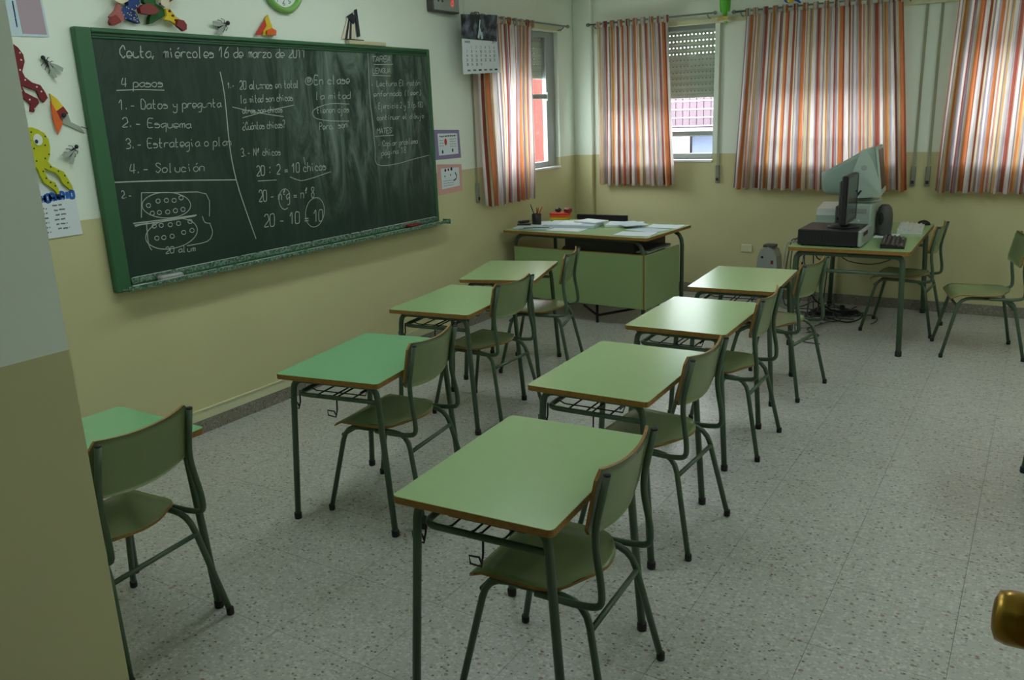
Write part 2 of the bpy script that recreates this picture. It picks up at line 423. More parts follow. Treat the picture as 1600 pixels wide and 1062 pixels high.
struct(MB().box(0, .018, 5.27, 5.315, 2.30, H, 'wall', .003).build('trim_2'))
struct(MB().box(0, .03, 5.3, 6.78, 2.392, 2.435, 'band', .003).build('trim_3'))
struct(MB().box(.21, 5.0, YF-.03, YF, 2.378, 2.42, 'band', .003).build('trim_4'))
struct(MB().box(0, .013, .52, YF-.05, 0, .078, 'skirting').build('baseboard_left'))
struct(MB().box(.19, XR, YF-.013, YF, 0, .085, 'skirting').build('baseboard_far'))
struct(MB().box(XR-.013, XR, -.1, YF, 0, .08, 'skirting').build('baseboard_right'))
struct(MB().box(0, .009, .52, YF-.05, .078, .132, 'band').box(0, .014, .52, YF-.05, .132, .139, 'band').build('trim_5'))

# windows: aluminium frame, panes, roller blind behind
def slat(mb, x0, x1, y, z, h, hole, backed):
    n = int((x1-x0)/.0088)
    ys = [y, y-.007, y-.007, y]; zs = [z, z+h*.42, z+h*.56, z+h*.96]
    b = len(mb.v)
    for r in range(4):
        for i in range(n+1): mb.v.append((x0+(x1-x0)*i/n, ys[r], zs[r]))
    for r in range(3):
        for i in range(n):
            if r == 1 and hole and i % 4 == 0: continue
            a = b+r*(n+1)+i; mb.face((a, a+1, a+n+2, a+n+1), 'blind')
    mb.box(x0, x1, y+.001, y+.004, z+h*.90, z+h*1.06, 'blind')
    if backed: mb.box(x0, x1, y+.0045, y+.008, z, z+h*.98, 'darkgrey')  # added dark sheet, its colour stands in for shade in closed slats' holes
def blind(label, x0, x1, y, z0, z1, nopen, mtx=None):
    t = thing('roller_blind', label, 'blind')
    n = round((z1-z0)/.0555)
    for i in range(n):
        h = (z1-z0)/n; m = MB(); slat(m, x0, x1, y, z0+i*h, h, True, i < n-nopen)
        if mtx: m.xf(mtx)
        m.build('slat', t)
    m = MB().box(x0, x1, y-.008, y+.008, z0-.035, z0, 'blind', .003).box((x0+x1)/2-.02, (x0+x1)/2+.02, y-.012, y-.008, z0-.028, z0-.018, 'black')
    if mtx: m.xf(mtx)
    m.build('bottom_bar', t)
    return t
def window(nm, x0, x1, z0, z1, y, rail, mtx=None, st=.05):
    w_ = struct(MB().box(x0, x0+st, y, y+.045, z0, z1, 'alu', .004).box(x1-st, x1, y, y+.045, z0, z1, 'alu', .004).box(x0+st, x1-st, y, y+.045, z0, z0+.05, 'alu', .004).box(x0+st, x1-st, y, y+.045, z1-.05, z1, 'alu', .004).xf(mtx or Matrix()).build(nm))
    xm = (x0+x1)/2
    MB().box(xm-.03, xm+.03, y-.004, y+.04, z0+.05, z1-.05, 'alu', .004).xf(mtx or Matrix()).build('middle_stile', w_)
    MB().box(x0+st, x1-st, y+.004, y+.04, rail-.022, rail+.022, 'alu', .004).xf(mtx or Matrix()).build('rail', w_)
    for a, b in ((x0+st, xm-.03), (xm+.03, x1-st)):
        for c, d in ((z0+.05, rail-.022), (rail+.022, z1-.05)):
            MB().box(a, b, y+.018, y+.022, c, d, 'glass').xf(mtx or Matrix()).build('pane', w_)
    return w_
for i, (a, b) in enumerate(WX):
    w_ = window('window_%d' % (i+2), a, b, WZ[0]+.012, WZ[1], YF+.14, 1.45)
    MB().box(a, b, YF-.012, YF+.25, WZ[0]-.01, WZ[0]+.012, 'sill', .004).build('sill', w_)
    portal('daylight_portal', ((a+b)/2, YF+.27, (WZ[0]+WZ[1])/2), (-PI/2, 0, 0), b-a, WZ[1]-WZ[0])
ML = Matrix(((0, -1, 0, 0), (1, 0, 0, 0), (0, 0, 1, 0), (0, 0, 0, 1)))   # (x, y) -> (-y, x): onto the board wall
w_ = window('window_1', LW[0], LW[1], LW[2]+.012, LW[3], .043, 1.83, ML, .155)
MB().box(-.13, .01, LW[0], LW[1], LW[2]-.01, LW[2]+.012, 'sill', .004).build('sill', w_)
MB().box(-.043, -.026, 6.60, 6.64, 1.79, 1.87, 'alu', .006).build('latch', w_)
portal('daylight_portal', (-.13, (LW[0]+LW[1])/2, (LW[2]+LW[3])/2), (0, -PI/2, 0), LW[3]-LW[2], LW[1]-LW[0])
blind('grey perforated roller blind half lowered beside the left striped curtain of the far wall', WX[0][0]+.003, WX[0][1]-.003, YF+.205, 1.80, 2.40, 5)
blind('grey perforated roller blind half lowered behind the wide middle curtain', WX[1][0]+.003, WX[1][1]-.003, YF+.205, 1.87, 2.40, 0)
blind('grey perforated roller blind lowered a little behind the rightmost curtain', WX[2][0]+.003, WX[2][1]-.003, YF+.205, 2.10, 2.40, 0)
blind('grey roller blind in the narrow window on the board wall', LW[0]+.003, LW[1]-.003, .098, 2.02, 2.39, 0, ML)
# outdoors
def outside(name, mb, label, cat): return tag(mb.build(name), label, cat)
struct(MB().box(-12, 14, -6, 22, -.5, -.3, 'sill').build('ground'))
mb = MB()
nb = thing('neighbouring_building', 'pale pink tiled building seen through the far window', 'building', (0, 11.0, -.3))
MB().box(-5, 7, .014, 4, 0, 2.5, 'pinkwall').build('wall', nb)
for i in range(60):
    mb.box(-3+i*.1, -3+i*.1+.088, 0, .012, 1.72, 2.45, 'pinkwall')
mb2 = MB()
for j in range(7): mb2.box(-3, 3, -.006, 0, 1.72+j*.11, 1.72+j*.11+.016, 'lilac')
mb.build('tile_strip_field', nb, kind='stuff'); mb2.build('joint_field', nb, kind='stuff')
MB().box(-3, 3, -.5, .0, 1.62, 1.70, 'alu').build('beam', nb)
for k in range(9):
    a = -2.4+k*.45
    MB().slab([(a, -.3), (a+.4, -.34), (a+.42, -.31), (a+.02, -.27)], .4, 1.60, 'bluecloth' if k % 2 else 'sill').build('awning_panel', nb)
outside('terracotta_pillar', MB().box(-1.75, -1.5, 8.86, 9.07, -.3, 3.2, 'brick', .01), 'terracotta pillar outside the narrow window on the board wall', 'pillar')

# door leaf standing open beside the camera, only its knob shows
d = struct(MB().box(4.025, 4.065, -.08, .775, .01, 2.06, 'door', .004).build('door_1'))
kn = MB().lathe([(.028, 0), (.028, .006), (.012, .008), (.011, .03), (.029, .034), (.033, .042), (.0335, .066), (.030, .078), (.018, .083), (.004, .084)], (0, 0, 0), 'brass', 24, 'x')
kn.xf(Matrix.Translation((4.025, .70, 1.083)) @ Matrix.Scale(-1, 4, (1, 0, 0))); kn.f = [f[::-1] for f in kn.f]
kn.build('door_knob', d, 'brass door knob')

# ceiling fixtures
for i, (x, y) in enumerate(FIX):
    t = thing('ceiling_light', 'white fluorescent ceiling light, %s' % FIXL[i], 'lamp', (x, y, H), 0, 'fluorescent ceiling lights')
    MB().box(-.14, .14, -.62, .62, -.07, -.0005, 'white', .006).build('housing', t)
    MB().box(-.12, .12, -.6, .6, -.078, -.0705, 'tubelight').build('diffuser', t)

# ------------------------------------------------------------------ curtains
def curtain(label, a0, a1, b0, b1, zt, zb, n, amp, mtx, off, seed):
    rnd = random.Random(seed); t = thing('curtain', label, 'curtain')
    nu, nv = n*14, 26; mb = MB(); mb.uv = []
    ph = [rnd.uniform(-.5, .5) for _ in range(n+2)]; am = [rnd.uniform(.6, 1.25) for _ in range(n+2)]; ph2 = rnd.uniform(0, 6)
    for j in range(nv+1):
        v = j/nv; z = zt+(zb-zt)*v
        l, r = a0+(b0-a0)*v, a1+(b1-a1)*v
        for i in range(nu+1):
            u = i/nu; k = u*n; kk = int(k)
            A = amp*(am[min(kk, n)]*(1-(k-kk))+am[min(kk+1, n+1)]*(k-kk))*(.45+.55*v)
            ang = 2*PI*(k+.35*ph[min(kk, n)]*v*math.sin(PI*(k-kk)))
            y = A*math.cos(ang)+.006*math.sin(9*u+5*v+ph2)
            x = l+(r-l)*u+.25*A*math.sin(2*ang)*v+.006*math.sin(3*v+ph2+u*7)*v
            mb.v.append((x, y, z+(.006*math.cos(ang) if j == nv else 0)))
            mb.uv.append((u*n*.19+off, v))
    for j in range(nv):
        for i in range(nu):
            a = j*(nu+1)+i; mb.face((a, a+1, a+nu+2, a+nu+1), 'curtain', True)
    mb.xf(mtx); c = mb.build('cloth', t)
    for k in range(n+1):
        x = a0+(a1-a0)*min(max(k/n, .015), .985); m = MB(); m.uv = []
        for q in range(9):
            an = PI*2*q/8+PI/2+PI
            for s_ in (-.02, .02): m.v.append((x+s_, .013*math.cos(an), zt+.04+(.05 if math.sin(an) < 0 else .013)*math.sin(an))); m.uv.append((k*.19+off+s_*2.5, .5))
        for q in range(8): m.face((2*q, 2*q+1, 2*q+3, 2*q+2), 'curtain')
        m.xf(mtx).build('tab', t)
    return t
def rod(label, a, b, z, mtx, brackets):
    t = thing('curtain_rod', label, 'rod')
    MB().tube([(a, 0, z), (b, 0, z)], .008, 'rod').xf(mtx).build('pole', t)
    for e, s_ in ((a, -1), (b, 1)): MB().lathe([(.008, 0), (.015, .004), (.017, .016), (.012, .028), (.003, .034)], (0, 0, 0), 'rod', 12, 'x').xf(mtx @ Matrix.Translation((e, 0, z)) @ Matrix.Scale(s_, 4, (1, 0, 0))).build('finial', t)
    for k in brackets: MB().tube([(k, 0, z-.008), (k, .03, z-.03), (k, .10, z-.035)], .006, 'rod', 6).xf(mtx).build('bracket', t)
MF = Matrix.Translation((0, 7.0, 0))
MLc = Matrix.Translation((.09, 0, 0)) @ ML
MLc = Matrix(((0, -1, 0, .095), (1, 0, 0, 0), (0, 0, 1, 0), (0, 0, 0, 1)))
curtain('striped curtain on the board wall, partly behind the calendar', 5.30, 6.165, 5.35, 6.085, 2.395, .965, 9, .028, MLc, .0, 3)
curtain('narrow striped curtain in the corner, left of the uncovered blind', .285, .965, .282, 1.042, 2.42, 1.0, 9, .026, MF, .31, 5)
curtain('wide striped curtain behind the computer table', 1.665, 2.868, 1.60, 3.005, 2.41, .978, 15, .026, MF, .12, 8)
curtain('striped curtain at the right edge, right of the two wall straps', 3.25, 4.46, 3.205, 4.50, 2.40, .975, 15, .026, MF, .55, 11)
rod('steel curtain rod over the narrow window of the board wall', 5.27, 6.77, 2.433, MLc, (5.34, 6.71))
rod('steel curtain rod in the corner, over the uncovered blind', .205, 1.385, 2.452, MF, (.25, 1.33))
rod('steel curtain rod of the wide middle curtain', 1.575, 2.96, 2.443, MF, (1.62, 2.91))
rod('steel curtain rod of the rightmost curtain', 3.13, 4.62, 2.432, MF, (3.19, 4.55))
def strap(label, x, zt, zb, mtx):
    t = thing('blind_strap', label, 'strap')
    MB().box(x-.010, x+.010, -.012, -.008, zb+.13, zt, 'strap').xf(mtx).build('webbing', t)
    MB().box(x-.018, x+.018, -.022, -.0005, zb, zb+.155, 'strapbox', .004).xf(mtx).build('winder_box', t)
    MB().box(x-.011, x+.011, -.027, -.0215, zb+.018, zb+.045, 'black', .002).xf(mtx).build('slot', t)
MW = Matrix.Translation((0, YF, 0))
strap('blind strap with winder box right of the uncovered blind', 1.425, 2.375, 1.02, MW)
strap('left one of the paired blind straps between the two wide curtains', 3.03, 2.375, 1.01, MW)
strap('right one of the paired blind straps between the two wide curtains', 3.135, 2.375, 1.01, MW)
strap('blind strap on the board wall at the bottom left of the curtain', 5.335, 2.2, 1.0, ML)
t = thing('wall_socket', 'cream blank socket plate low on the far wall', 'socket plate', (1.71, YF, .44))
MB().box(-.05, .05, -.012, -.0005, -.035, .035, 'band', .004).build('plate', t)
t = thing('parrot_ornament', 'green parrot ornament perched between the two curtain rods', 'ornament', (1.487, 6.985, 2.40))
MB().ell((0, 0, .13), .036, .03, .12, 'leaf').build('body', t)
MB().ell((0, -.005, .27), .034, .032, .04, 'leaf').build('head', t)
MB().tube([(0, -.03, .268), (0, -.055, .258), (0, -.058, .238)], [.014, .01, .002], 'yellow2', 8).build('beak', t)
MB().tube([(0, .01, .06), (.004, .02, -.03), (.006, .022, -.045)], [.02, .012, .004], 'leaf', 8).build('tail', t)
for s_ in (-1, 1):
    MB().ell((s_*.034, .006, .13), .012, .024, .085, 'leaf').build('wing', t)
    m = MB()
    for q in (-1, 0, 1): m.tube([(s_*.02, -.02, .012), (s_*.02+q*.015, -.045, .006), (s_*.02+q*.02, -.05, -.012)], .005, 'yellow2', 6)
    m.build('foot', t)
MB().box(-.05, .05, -.05, .115, -.022, .004, 'cork', .004).build('perch', t)
t = thing('bird_ornament', 'blue and yellow bird ornament on the rod above the wide curtain', 'ornament', (2.02, 6.985, 2.462))
MB().ell((0, 0, .05), .05, .028, .045, 'inkblue').build('body', t)
MB().ell((-.03, 0, .11), .028, .026, .03, 'inkblue').build('head', t)
MB().ell((.012, -.012, .035), .032, .022, .03, 'yellow2').build('breast', t)
MB().tube([(-.055, 0, .11), (-.085, 0, .10)], [.01, .001], 'black', 6).build('beak', t)
MB().tube([(.04, 0, .04), (.09, 0, .0)], [.018, .006], 'inkblue', 6).build('tail', t)

# ------------------------------------------------------------------ chalkboard
bd = thing('chalkboard', 'long green chalkboard covered in handwriting on the left wall', 'chalkboard', (0, 0, 0))
Y0, Y1, Z0, Z1 = 2.058, 4.765, .898, 2.165
MB().box(.004, .030, Y0+.02, Y1-.02, Z0+.02, Z1-.02, 'board').build('writing_surface', bd)
MB().box(.002, .040, Y0, Y0+.085, Z0, Z1, 'frame', .006).build('frame_stile', bd)
MB().box(.002, .040, Y1-.03, Y1, Z0, Z1, 'frame', .006).build('frame_stile', bd)
MB().box(.002, .040, Y0+.085, Y1-.03, Z1-.022, Z1, 'frame', .005).box(.002, .034, Y0+.085, Y1-.03, Z1-.038, Z1-.0235, 'framedark', .003).box(.002, .038, Y0+.085, Y1-.03, Z1-.048, Z1-.039, 'frame', .003).build('frame_rail', bd)
MB().box(.002, .040, Y0+.085, Y1-.03, Z0, Z0+.03, 'frame', .005).build('frame_rail', bd)
MB().box(.041, .098, Y0+.03, Y1+.05, Z0+.008, Z0+.014, 'tray').box(.092, .099, Y0+.03, Y1+.05, Z0+.0145, Z0+.030, 'tray').box(.0305, .041, Y0+.09, Y1-.03, Z0+.032, Z0+.062, 'tray').build('chalk_tray', bd)
m = MB()
rd = random.Random(2)
for xa, xb, zz in ((.092, .099, Z0+.0302), (.0305, .041, Z0+.0622)):
    y = Y0+.1
    while y < Y1-.1:
        e = y+rd.uniform(.05, .25); m.box(xa+rd.uniform(0, .002), xb-rd.uniform(0, .002), y, min(e, Y1-.05), zz, zz+.0012, 'chalkwhite'); y = e+rd.choice((.002, .004, .03))
m.build('chalk_dust', bd, kind='stuff')
MB().box(.030, .102, Y1+.05, Y1+.058, Z0-.002, Z0+.034, 'frame', .003).build('tray_end', bd)
GL = {'a': '563615142333545654635', 'b': '1913334455453615', 'c': '5536261514233353', 'd': '5636151423335459|5453', 'e': '145455462615142343', 'f': '58493833|1646', 'g': '5636151423445456514020', 'h': '1913|1426465553', 'i': '2633|2728', 'j': '36312010|3738', 'k': '1913|5614|2553', 'l': '29242333', 'm': '161315263633|3546565453', 'n': '1613152646555453', 'o': '2615142343545546 26', 'p': '1610|15264655544323', 'q': '56361514234454|5650', 'r': '1613|14264656', 's': '552615455443 13', 't': '292433 43|1646', 'u': '16142343545653', 'v': '163356', 'x': '1653|5613', 'y': '162444|5651402011', 'z': '16561353',
 'A': '133953|2545', 'B': '13194957 4616|46554313', 'C': '57493928171524334354', 'D': '131939575543 13', 'E': '59191353|1646', 'G': '574929171524435456 36', 'L': '191353', 'M': '1319365953', 'N': '13195359', 'P': '13194957 4616', 'R': '1319495746 16|3653', 'S': '58492918274655443314', 'T': '1969|3933', 'U': '191423435459',
 '0': '29181423435458 4929', '1': '173933', '2': '18294957561353', '3': '1829495736 36 55544313', '4': '291555|4943', '6': '59381514234354554615', '8': '36182949583615234355 36', ':': '2425|2728', '=': '1555|1454', '-': '1545', '.': '2324', ',': '2412', '(': '39272432', ')': '29474422', '?': '18294957 4635|3334', '¿': '46352514234353|3839', '*': '2535|2434', 'º': '27384948 3727|2646', ' ': ''}
GL.update({'H': '1913|5953|1656', 'O': '291814234354584929', 'I': '3933', 'Z': '19591353'})
def glyph(ch):
    acc = {'á': 'a', 'é': 'e', 'í': 'i', 'ó': 'o', 'ú': 'u'}
    st = []
    if ch in acc: st.append([(3, 7.3), (4.3, 8.4)]); ch = acc[ch]
    for s_ in GL.get(ch, '1646').split('|'):
        s_ = s_.replace(' ', ''); s_ = s_[:len(s_)//2*2]
        if s_: st.append([(int(s_[i]), int(s_[i+1])) for i in range(0, len(s_), 2)])
    return st
def crom(P, n=3):
    if len(P) < 3: return P
    o = []
    for i in range(len(P)-1):
        p0, p1, p2, p3 = P[max(i-1, 0)], P[i], P[i+1], P[min(i+2, len(P)-1)]
        for k in range(n):
            t = k/n
            o.append(tuple(.5*(2*b+(c-a)*t+(2*a-5*b+4*c-d)*t*t+(3*b-a-3*c+d)*t**3) for a, b, c, d in zip(p0, p1, p2, p3)))
    return o+[P[-1]]
def write(mb, txt, p0, p1, h, x, k, wd, shear=.18, jit=.25):
    adv, cur = [], 0
    for ch in txt: adv.append(cur); cur += 5.2 if ch != ' ' else 4.2
    L = math.hypot(p1[0]-p0[0], p1[1]-p0[1]); sx = L/max(cur-1.2, 1); d = ((p1[0]-p0[0])/L, (p1[1]-p0[1])/L); u = h/6
    for ch, a in zip(txt, adv):
        for st in glyph(ch):
            up = txt.isupper()
            Q = [(p0[0]+d[0]*sx*(a+gx-1+shear*(gy-3)+random.uniform(-jit, jit)*.4), p0[1]+d[1]*sx*(a+gx-1)+u*(gy-3+random.uniform(-jit, jit)*.6)) for gx, gy in st]
            mb.ribbon(crom(Q), wd, x, k)
TEXT=[
 ('Ceuta, miércoles 16 de marzo de 2011',(2.279, 2.033),(3.526, 2.071),0.056),
 ('4 pasos',(2.262, 1.895),(2.495, 1.898),0.042),
 ('1.- Datos y pregunta',(2.23, 1.789),(2.847, 1.791),0.045),
 ('2.- Esquema',(2.232, 1.706),(2.632, 1.686),0.043),
 ('3.- Estrategia o plan',(2.235, 1.601),(2.885, 1.583),0.046),
 ('4.- Solución',(2.235, 1.478),(2.682, 1.457),0.047),
 ('2.-',(2.169, 1.364),(2.224, 1.355),0.034),
 ('20 alum',(2.371, 1.051),(2.555, 1.036),0.033),
 ('1.-',(2.911, 1.89),(2.956, 1.893),0.030),
 ('20 alumnos en total',(2.995, 1.885),(3.448, 1.895),0.045),
 ('la mitad son chicas',(2.988, 1.81),(3.385, 1.821),0.042),
 ('otras son chicos',(2.994, 1.754),(3.293, 1.755),0.035),
 ('¿Cuántas chicas?',(2.98, 1.663),(3.301, 1.666),0.042),
 ('3.- Nº chicos',(2.948, 1.519),(3.242, 1.508),0.042),
 ('20 : 2 = 10 chicos',(3.043, 1.401),(3.61, 1.394),0.055),
 ('20 - nºg = nº 8',(3.04, 1.253),(3.486, 1.232),0.063),
 ('20 - 10 = 10',(3.057, 1.101),(3.539, 1.077),0.071),
 ('B',(3.522, 1.929),(3.549, 1.929),0.019),
 ('En clase',(3.58, 1.914),(3.898, 1.924),0.053),
 ('la mitad',(3.579, 1.825),(3.892, 1.828),0.046),
 ('tienen ojos',(3.578, 1.742),(3.869, 1.744),0.042),
 ('Pero, son',(3.587, 1.641),(3.839, 1.648),0.042),
 ('TAREA',(4.135, 2.062),(4.324, 2.07),0.035),
 ('LENGUA',(4.132, 1.989),(4.315, 1.995),0.032),
 ('* Lectura El ratón',(4.109, 1.905),(4.637, 1.916),0.037),
 ('enfermado (leer)',(4.126, 1.839),(4.645, 1.849),0.037),
 ('* Ejercicio 2 y 3 (p.18)',(4.123, 1.76),(4.659, 1.764),0.037),
 ('continuar el dibujo',(4.14, 1.684),(4.658, 1.687),0.037),
 ('MATES',(4.13, 1.597),(4.285, 1.595),0.034),
 ('* Copiar problema',(4.13, 1.51),(4.564, 1.51),0.038),
 ('página 18',(4.159, 1.448),(4.425, 1.454),0.039),
]
LINES=[
 [(2.232,1.879),(2.363,1.883),(2.503,1.88)],
 [(2.137,1.443),(2.435,1.426),(2.892,1.391)],
 [(2.872,1.977),(2.883,1.849),(2.875,1.573),(2.892,1.391),(2.934,1.216),(2.984,1.041)],
 [(2.567,1.284),(2.557,1.265),(2.536,1.25),(2.506,1.239),(2.468,1.233),(2.427,1.233),(2.386,1.238),(2.347,1.248),(2.315,1.262),(2.292,1.279),(2.278,1.297),(2.276,1.316),(2.284,1.333),(2.304,1.348),(2.332,1.359),(2.368,1.366),(2.407,1.367),(2.449,1.363),(2.488,1.354),(2.522,1.34),(2.548,1.323),(2.563,1.303),(2.567,1.284)],
 [(2.588,1.156),(2.583,1.134),(2.565,1.112),(2.535,1.094),(2.496,1.08),(2.452,1.073),(2.406,1.071),(2.363,1.076),(2.325,1.087),(2.295,1.103),(2.275,1.122),(2.268,1.143),(2.273,1.164),(2.289,1.184),(2.317,1.202),(2.353,1.216),(2.395,1.224),(2.44,1.227),(2.485,1.223),(2.525,1.213),(2.557,1.198),(2.579,1.178),(2.588,1.156)],
 [(2.283,1.378),(2.463,1.361),(2.675,1.333),(2.677,1.21)],
 [(2.631,1.216),(2.642,1.182),(2.679,1.171)],
 [(2.674,1.168),(2.684,1.12),(2.642,1.076),(2.507,1.072)],
 [(2.283,1.378),(2.261,1.254)],
 [(2.285,1.218),(2.279,1.119),(2.292,1.081)],
 [(2.21,1.231),(2.362,1.228),(2.595,1.227)],
 [(2.215,1.221),(2.38,1.219),(2.586,1.224)],
 [(2.218,1.214),(2.293,1.224)],
 [(2.927,1.79),(3.111,1.755),(3.3,1.729)],
 [(2.99,1.73),(3.185,1.765),(3.392,1.794)],
 [(3.048,1.371),(3.191,1.365)],
 [(3.3,1.375),(3.36,1.351),(3.43,1.345),(3.655,1.378)],
 [(3.255,1.191),(3.246,1.187),(3.235,1.185),(3.226,1.186),(3.217,1.19),(3.209,1.197),(3.202,1.206),(3.197,1.216),(3.194,1.228),(3.193,1.241),(3.195,1.254),(3.198,1.266),(3.203,1.278),(3.21,1.288),(3.218,1.296),(3.228,1.303),(3.238,1.306),(3.248,1.307),(3.257,1.305),(3.266,1.3),(3.274,1.293),(3.28,1.284),(3.284,1.272)],
 [(3.558,1.121),(3.546,1.096),(3.529,1.075),(3.507,1.059),(3.484,1.05),(3.46,1.048),(3.438,1.053),(3.419,1.066),(3.405,1.083),(3.397,1.105),(3.396,1.13),(3.401,1.155),(3.413,1.179),(3.429,1.2),(3.45,1.216),(3.474,1.226),(3.497,1.228),(3.52,1.224),(3.539,1.212),(3.553,1.194),(3.562,1.172),(3.563,1.147),(3.558,1.121)],
 [(3.43,1.485),(3.437,1.434)],
 [(3.566,1.934),(3.564,1.928),(3.56,1.922),(3.553,1.917),(3.546,1.914),(3.537,1.912),(3.529,1.912),(3.521,1.914),(3.514,1.917),(3.51,1.922),(3.507,1.928),(3.507,1.934),(3.509,1.94),(3.513,1.946),(3.519,1.951),(3.527,1.955),(3.535,1.956),(3.544,1.957),(3.551,1.955),(3.558,1.951),(3.563,1.947),(3.566,1.941),(3.566,1.934)],
 [(3.879,1.794),(3.709,1.799),(3.579,1.773),(3.54,1.743),(3.571,1.711),(3.695,1.693),(3.866,1.687)],
 [(4.152,2.046),(4.352,2.052)],
 [(4.124,1.977),(4.316,1.975)],
 [(4.108,1.58),(4.304,1.579)],
 [(4.101,2.123),(4.087,1.864),(4.093,1.674),(4.099,1.507),(4.105,1.393),(4.288,1.38),(4.492,1.4),(4.691,1.418)],
 [(2.324,1.309),(2.321,1.303),(2.313,1.3),(2.305,1.302),(2.3,1.307),(2.3,1.314),(2.306,1.319),(2.314,1.32),(2.322,1.317),(2.325,1.311)],
 [(2.384,1.325),(2.38,1.319),(2.372,1.316),(2.364,1.318),(2.359,1.324),(2.36,1.331),(2.365,1.336),(2.374,1.337),(2.381,1.334),(2.384,1.327)],
 [(2.434,1.323),(2.43,1.317),(2.422,1.314),(2.414,1.316),(2.409,1.322),(2.409,1.329),(2.415,1.334),(2.424,1.335),(2.431,1.332),(2.434,1.325)],
 [(2.481,1.318),(2.477,1.312),(2.469,1.309),(2.46,1.311),(2.455,1.317),(2.455,1.324),(2.461,1.329),(2.47,1.33),(2.478,1.327),(2.481,1.32)],
 [(2.526,1.327),(2.522,1.321),(2.514,1.318),(2.505,1.32),(2.5,1.326),(2.5,1.333),(2.506,1.338),(2.515,1.339),(2.523,1.336),(2.526,1.329)],
 [(2.34,1.267),(2.336,1.261),(2.328,1.258),(2.32,1.26),(2.315,1.266),(2.316,1.273),(2.321,1.278),(2.33,1.279),(2.337,1.276),(2.34,1.269)],
 [(2.382,1.266),(2.378,1.26),(2.37,1.257),(2.362,1.259),(2.357,1.264),(2.357,1.271),(2.363,1.277),(2.371,1.278),(2.379,1.274),(2.382,1.268)],
 [(2.432,1.263),(2.428,1.257),(2.42,1.254),(2.412,1.256),(2.406,1.262),(2.407,1.269),(2.413,1.274),(2.421,1.275),(2.429,1.272),(2.432,1.265)],
 [(2.48,1.264),(2.476,1.258),(2.468,1.255),(2.459,1.257),(2.454,1.263),(2.454,1.27),(2.46,1.275),(2.469,1.277),(2.477,1.273),(2.48,1.266)],
 [(2.528,1.266),(2.524,1.259),(2.516,1.256),(2.507,1.258),(2.502,1.264),(2.502,1.271),(2.508,1.277),(2.517,1.278),(2.525,1.274),(2.528,1.268)],
 [(2.34,1.201),(2.336,1.195),(2.328,1.192),(2.32,1.194),(2.315,1.2),(2.316,1.207),(2.321,1.212),(2.33,1.213),(2.337,1.209),(2.34,1.203)],
 [(2.382,1.199),(2.378,1.193),(2.37,1.19),(2.362,1.192),(2.357,1.198),(2.357,1.205),(2.363,1.21),(2.372,1.211),(2.379,1.207),(2.382,1.201)],
 [(2.436,1.195),(2.432,1.189),(2.424,1.186),(2.416,1.188),(2.411,1.194),(2.411,1.201),(2.417,1.206),(2.426,1.207),(2.433,1.204),(2.437,1.197)],
 [(2.488,1.195),(2.484,1.189),(2.476,1.186),(2.467,1.188),(2.462,1.194),(2.463,1.201),(2.468,1.207),(2.477,1.208),(2.485,1.204),(2.488,1.197)],
 [(2.562,1.196),(2.558,1.19),(2.55,1.187),(2.541,1.189),(2.535,1.195),(2.536,1.202),(2.542,1.208),(2.551,1.209),(2.559,1.205),(2.562,1.198)],
 [(2.345,1.137),(2.341,1.13),(2.333,1.128),(2.325,1.13),(2.32,1.136),(2.32,1.143),(2.326,1.148),(2.334,1.149),(2.342,1.145),(2.345,1.139)],
 [(2.387,1.134),(2.383,1.128),(2.375,1.125),(2.367,1.127),(2.361,1.133),(2.362,1.14),(2.368,1.145),(2.376,1.146),(2.384,1.143),(2.387,1.136)],
 [(2.438,1.134),(2.434,1.127),(2.426,1.125),(2.417,1.127),(2.412,1.133),(2.413,1.14),(2.418,1.145),(2.427,1.146),(2.435,1.142),(2.438,1.135)],
 [(2.512,1.144),(2.508,1.137),(2.5,1.135),(2.491,1.137),(2.486,1.143),(2.486,1.15),(2.492,1.155),(2.501,1.156),(2.509,1.153),(2.512,1.146)],
 [(2.566,1.147),(2.562,1.14),(2.554,1.138),(2.545,1.14),(2.539,1.146),(2.54,1.153),(2.546,1.159),(2.555,1.16),(2.563,1.156),(2.567,1.149)],
]
for t_, a, b, h in TEXT:
    m = MB(); write(m, t_, a, b, h, .0312, 'chalk', .0052 if h > .05 else .0042); m.build('chalk_writing', bd, kind='stuff')
for i, q in enumerate(LINES):
    m = MB(); m.ribbon(crom(q, 3), .0062 if i in (1, 2, 10, 11) else .0042, .0309+.00002*(i % 7), 'chalk'); m.build('chalk_line', bd)
# things in the tray and on top of the board
t = thing('board_eraser', 'dark felt board eraser lying at the right end of the chalk tray', 'eraser', (.066, 4.41, Z0+.0145))
MB().box(-.022, .022, -.065, .065, 0, .018, 'darkplastic', .004).build('felt_pad', t); MB().box(-.023, .023, -.067, .067, .0185, .034, 'red', .005).build('grip', t)
tag(MB().box(.046, .088, 2.285, 2.425, Z0+.0145, Z0+.05, 'silver', .008).build('cleaning_cloth'), 'folded grey cloth lying at the left end of the chalk tray', 'cloth')
for i, (y, L) in enumerate(((2.14, .075), (2.165, .085), (2.232, .05))):
    tag(MB().tube([(.055+.011*i, y, Z0+.0205), (.057+.011*i, y+L, Z0+.0205)], .0058, 'chalkwhite', 8).build('chalk_stick'), ('white chalk stick nearest the left end and back of the chalk tray', 'longest white chalk stick, middle one of three in the chalk tray', 'short white chalk stick right beside the grey cloth in the tray')[i], 'chalk', 'chalk sticks in the tray')
t = thing('wooden_block', 'cream wooden box eraser lying on top of the board frame', 'eraser', (.025, 4.11, Z1))
MB().box(-.018, .02, -.19, .17, 0, .026, 'cork', .004).build('body', t); MB().box(-.017, .019, -.192, -.05, .0265, .032, 'darkplastic', .002).build('felt_strip', t)

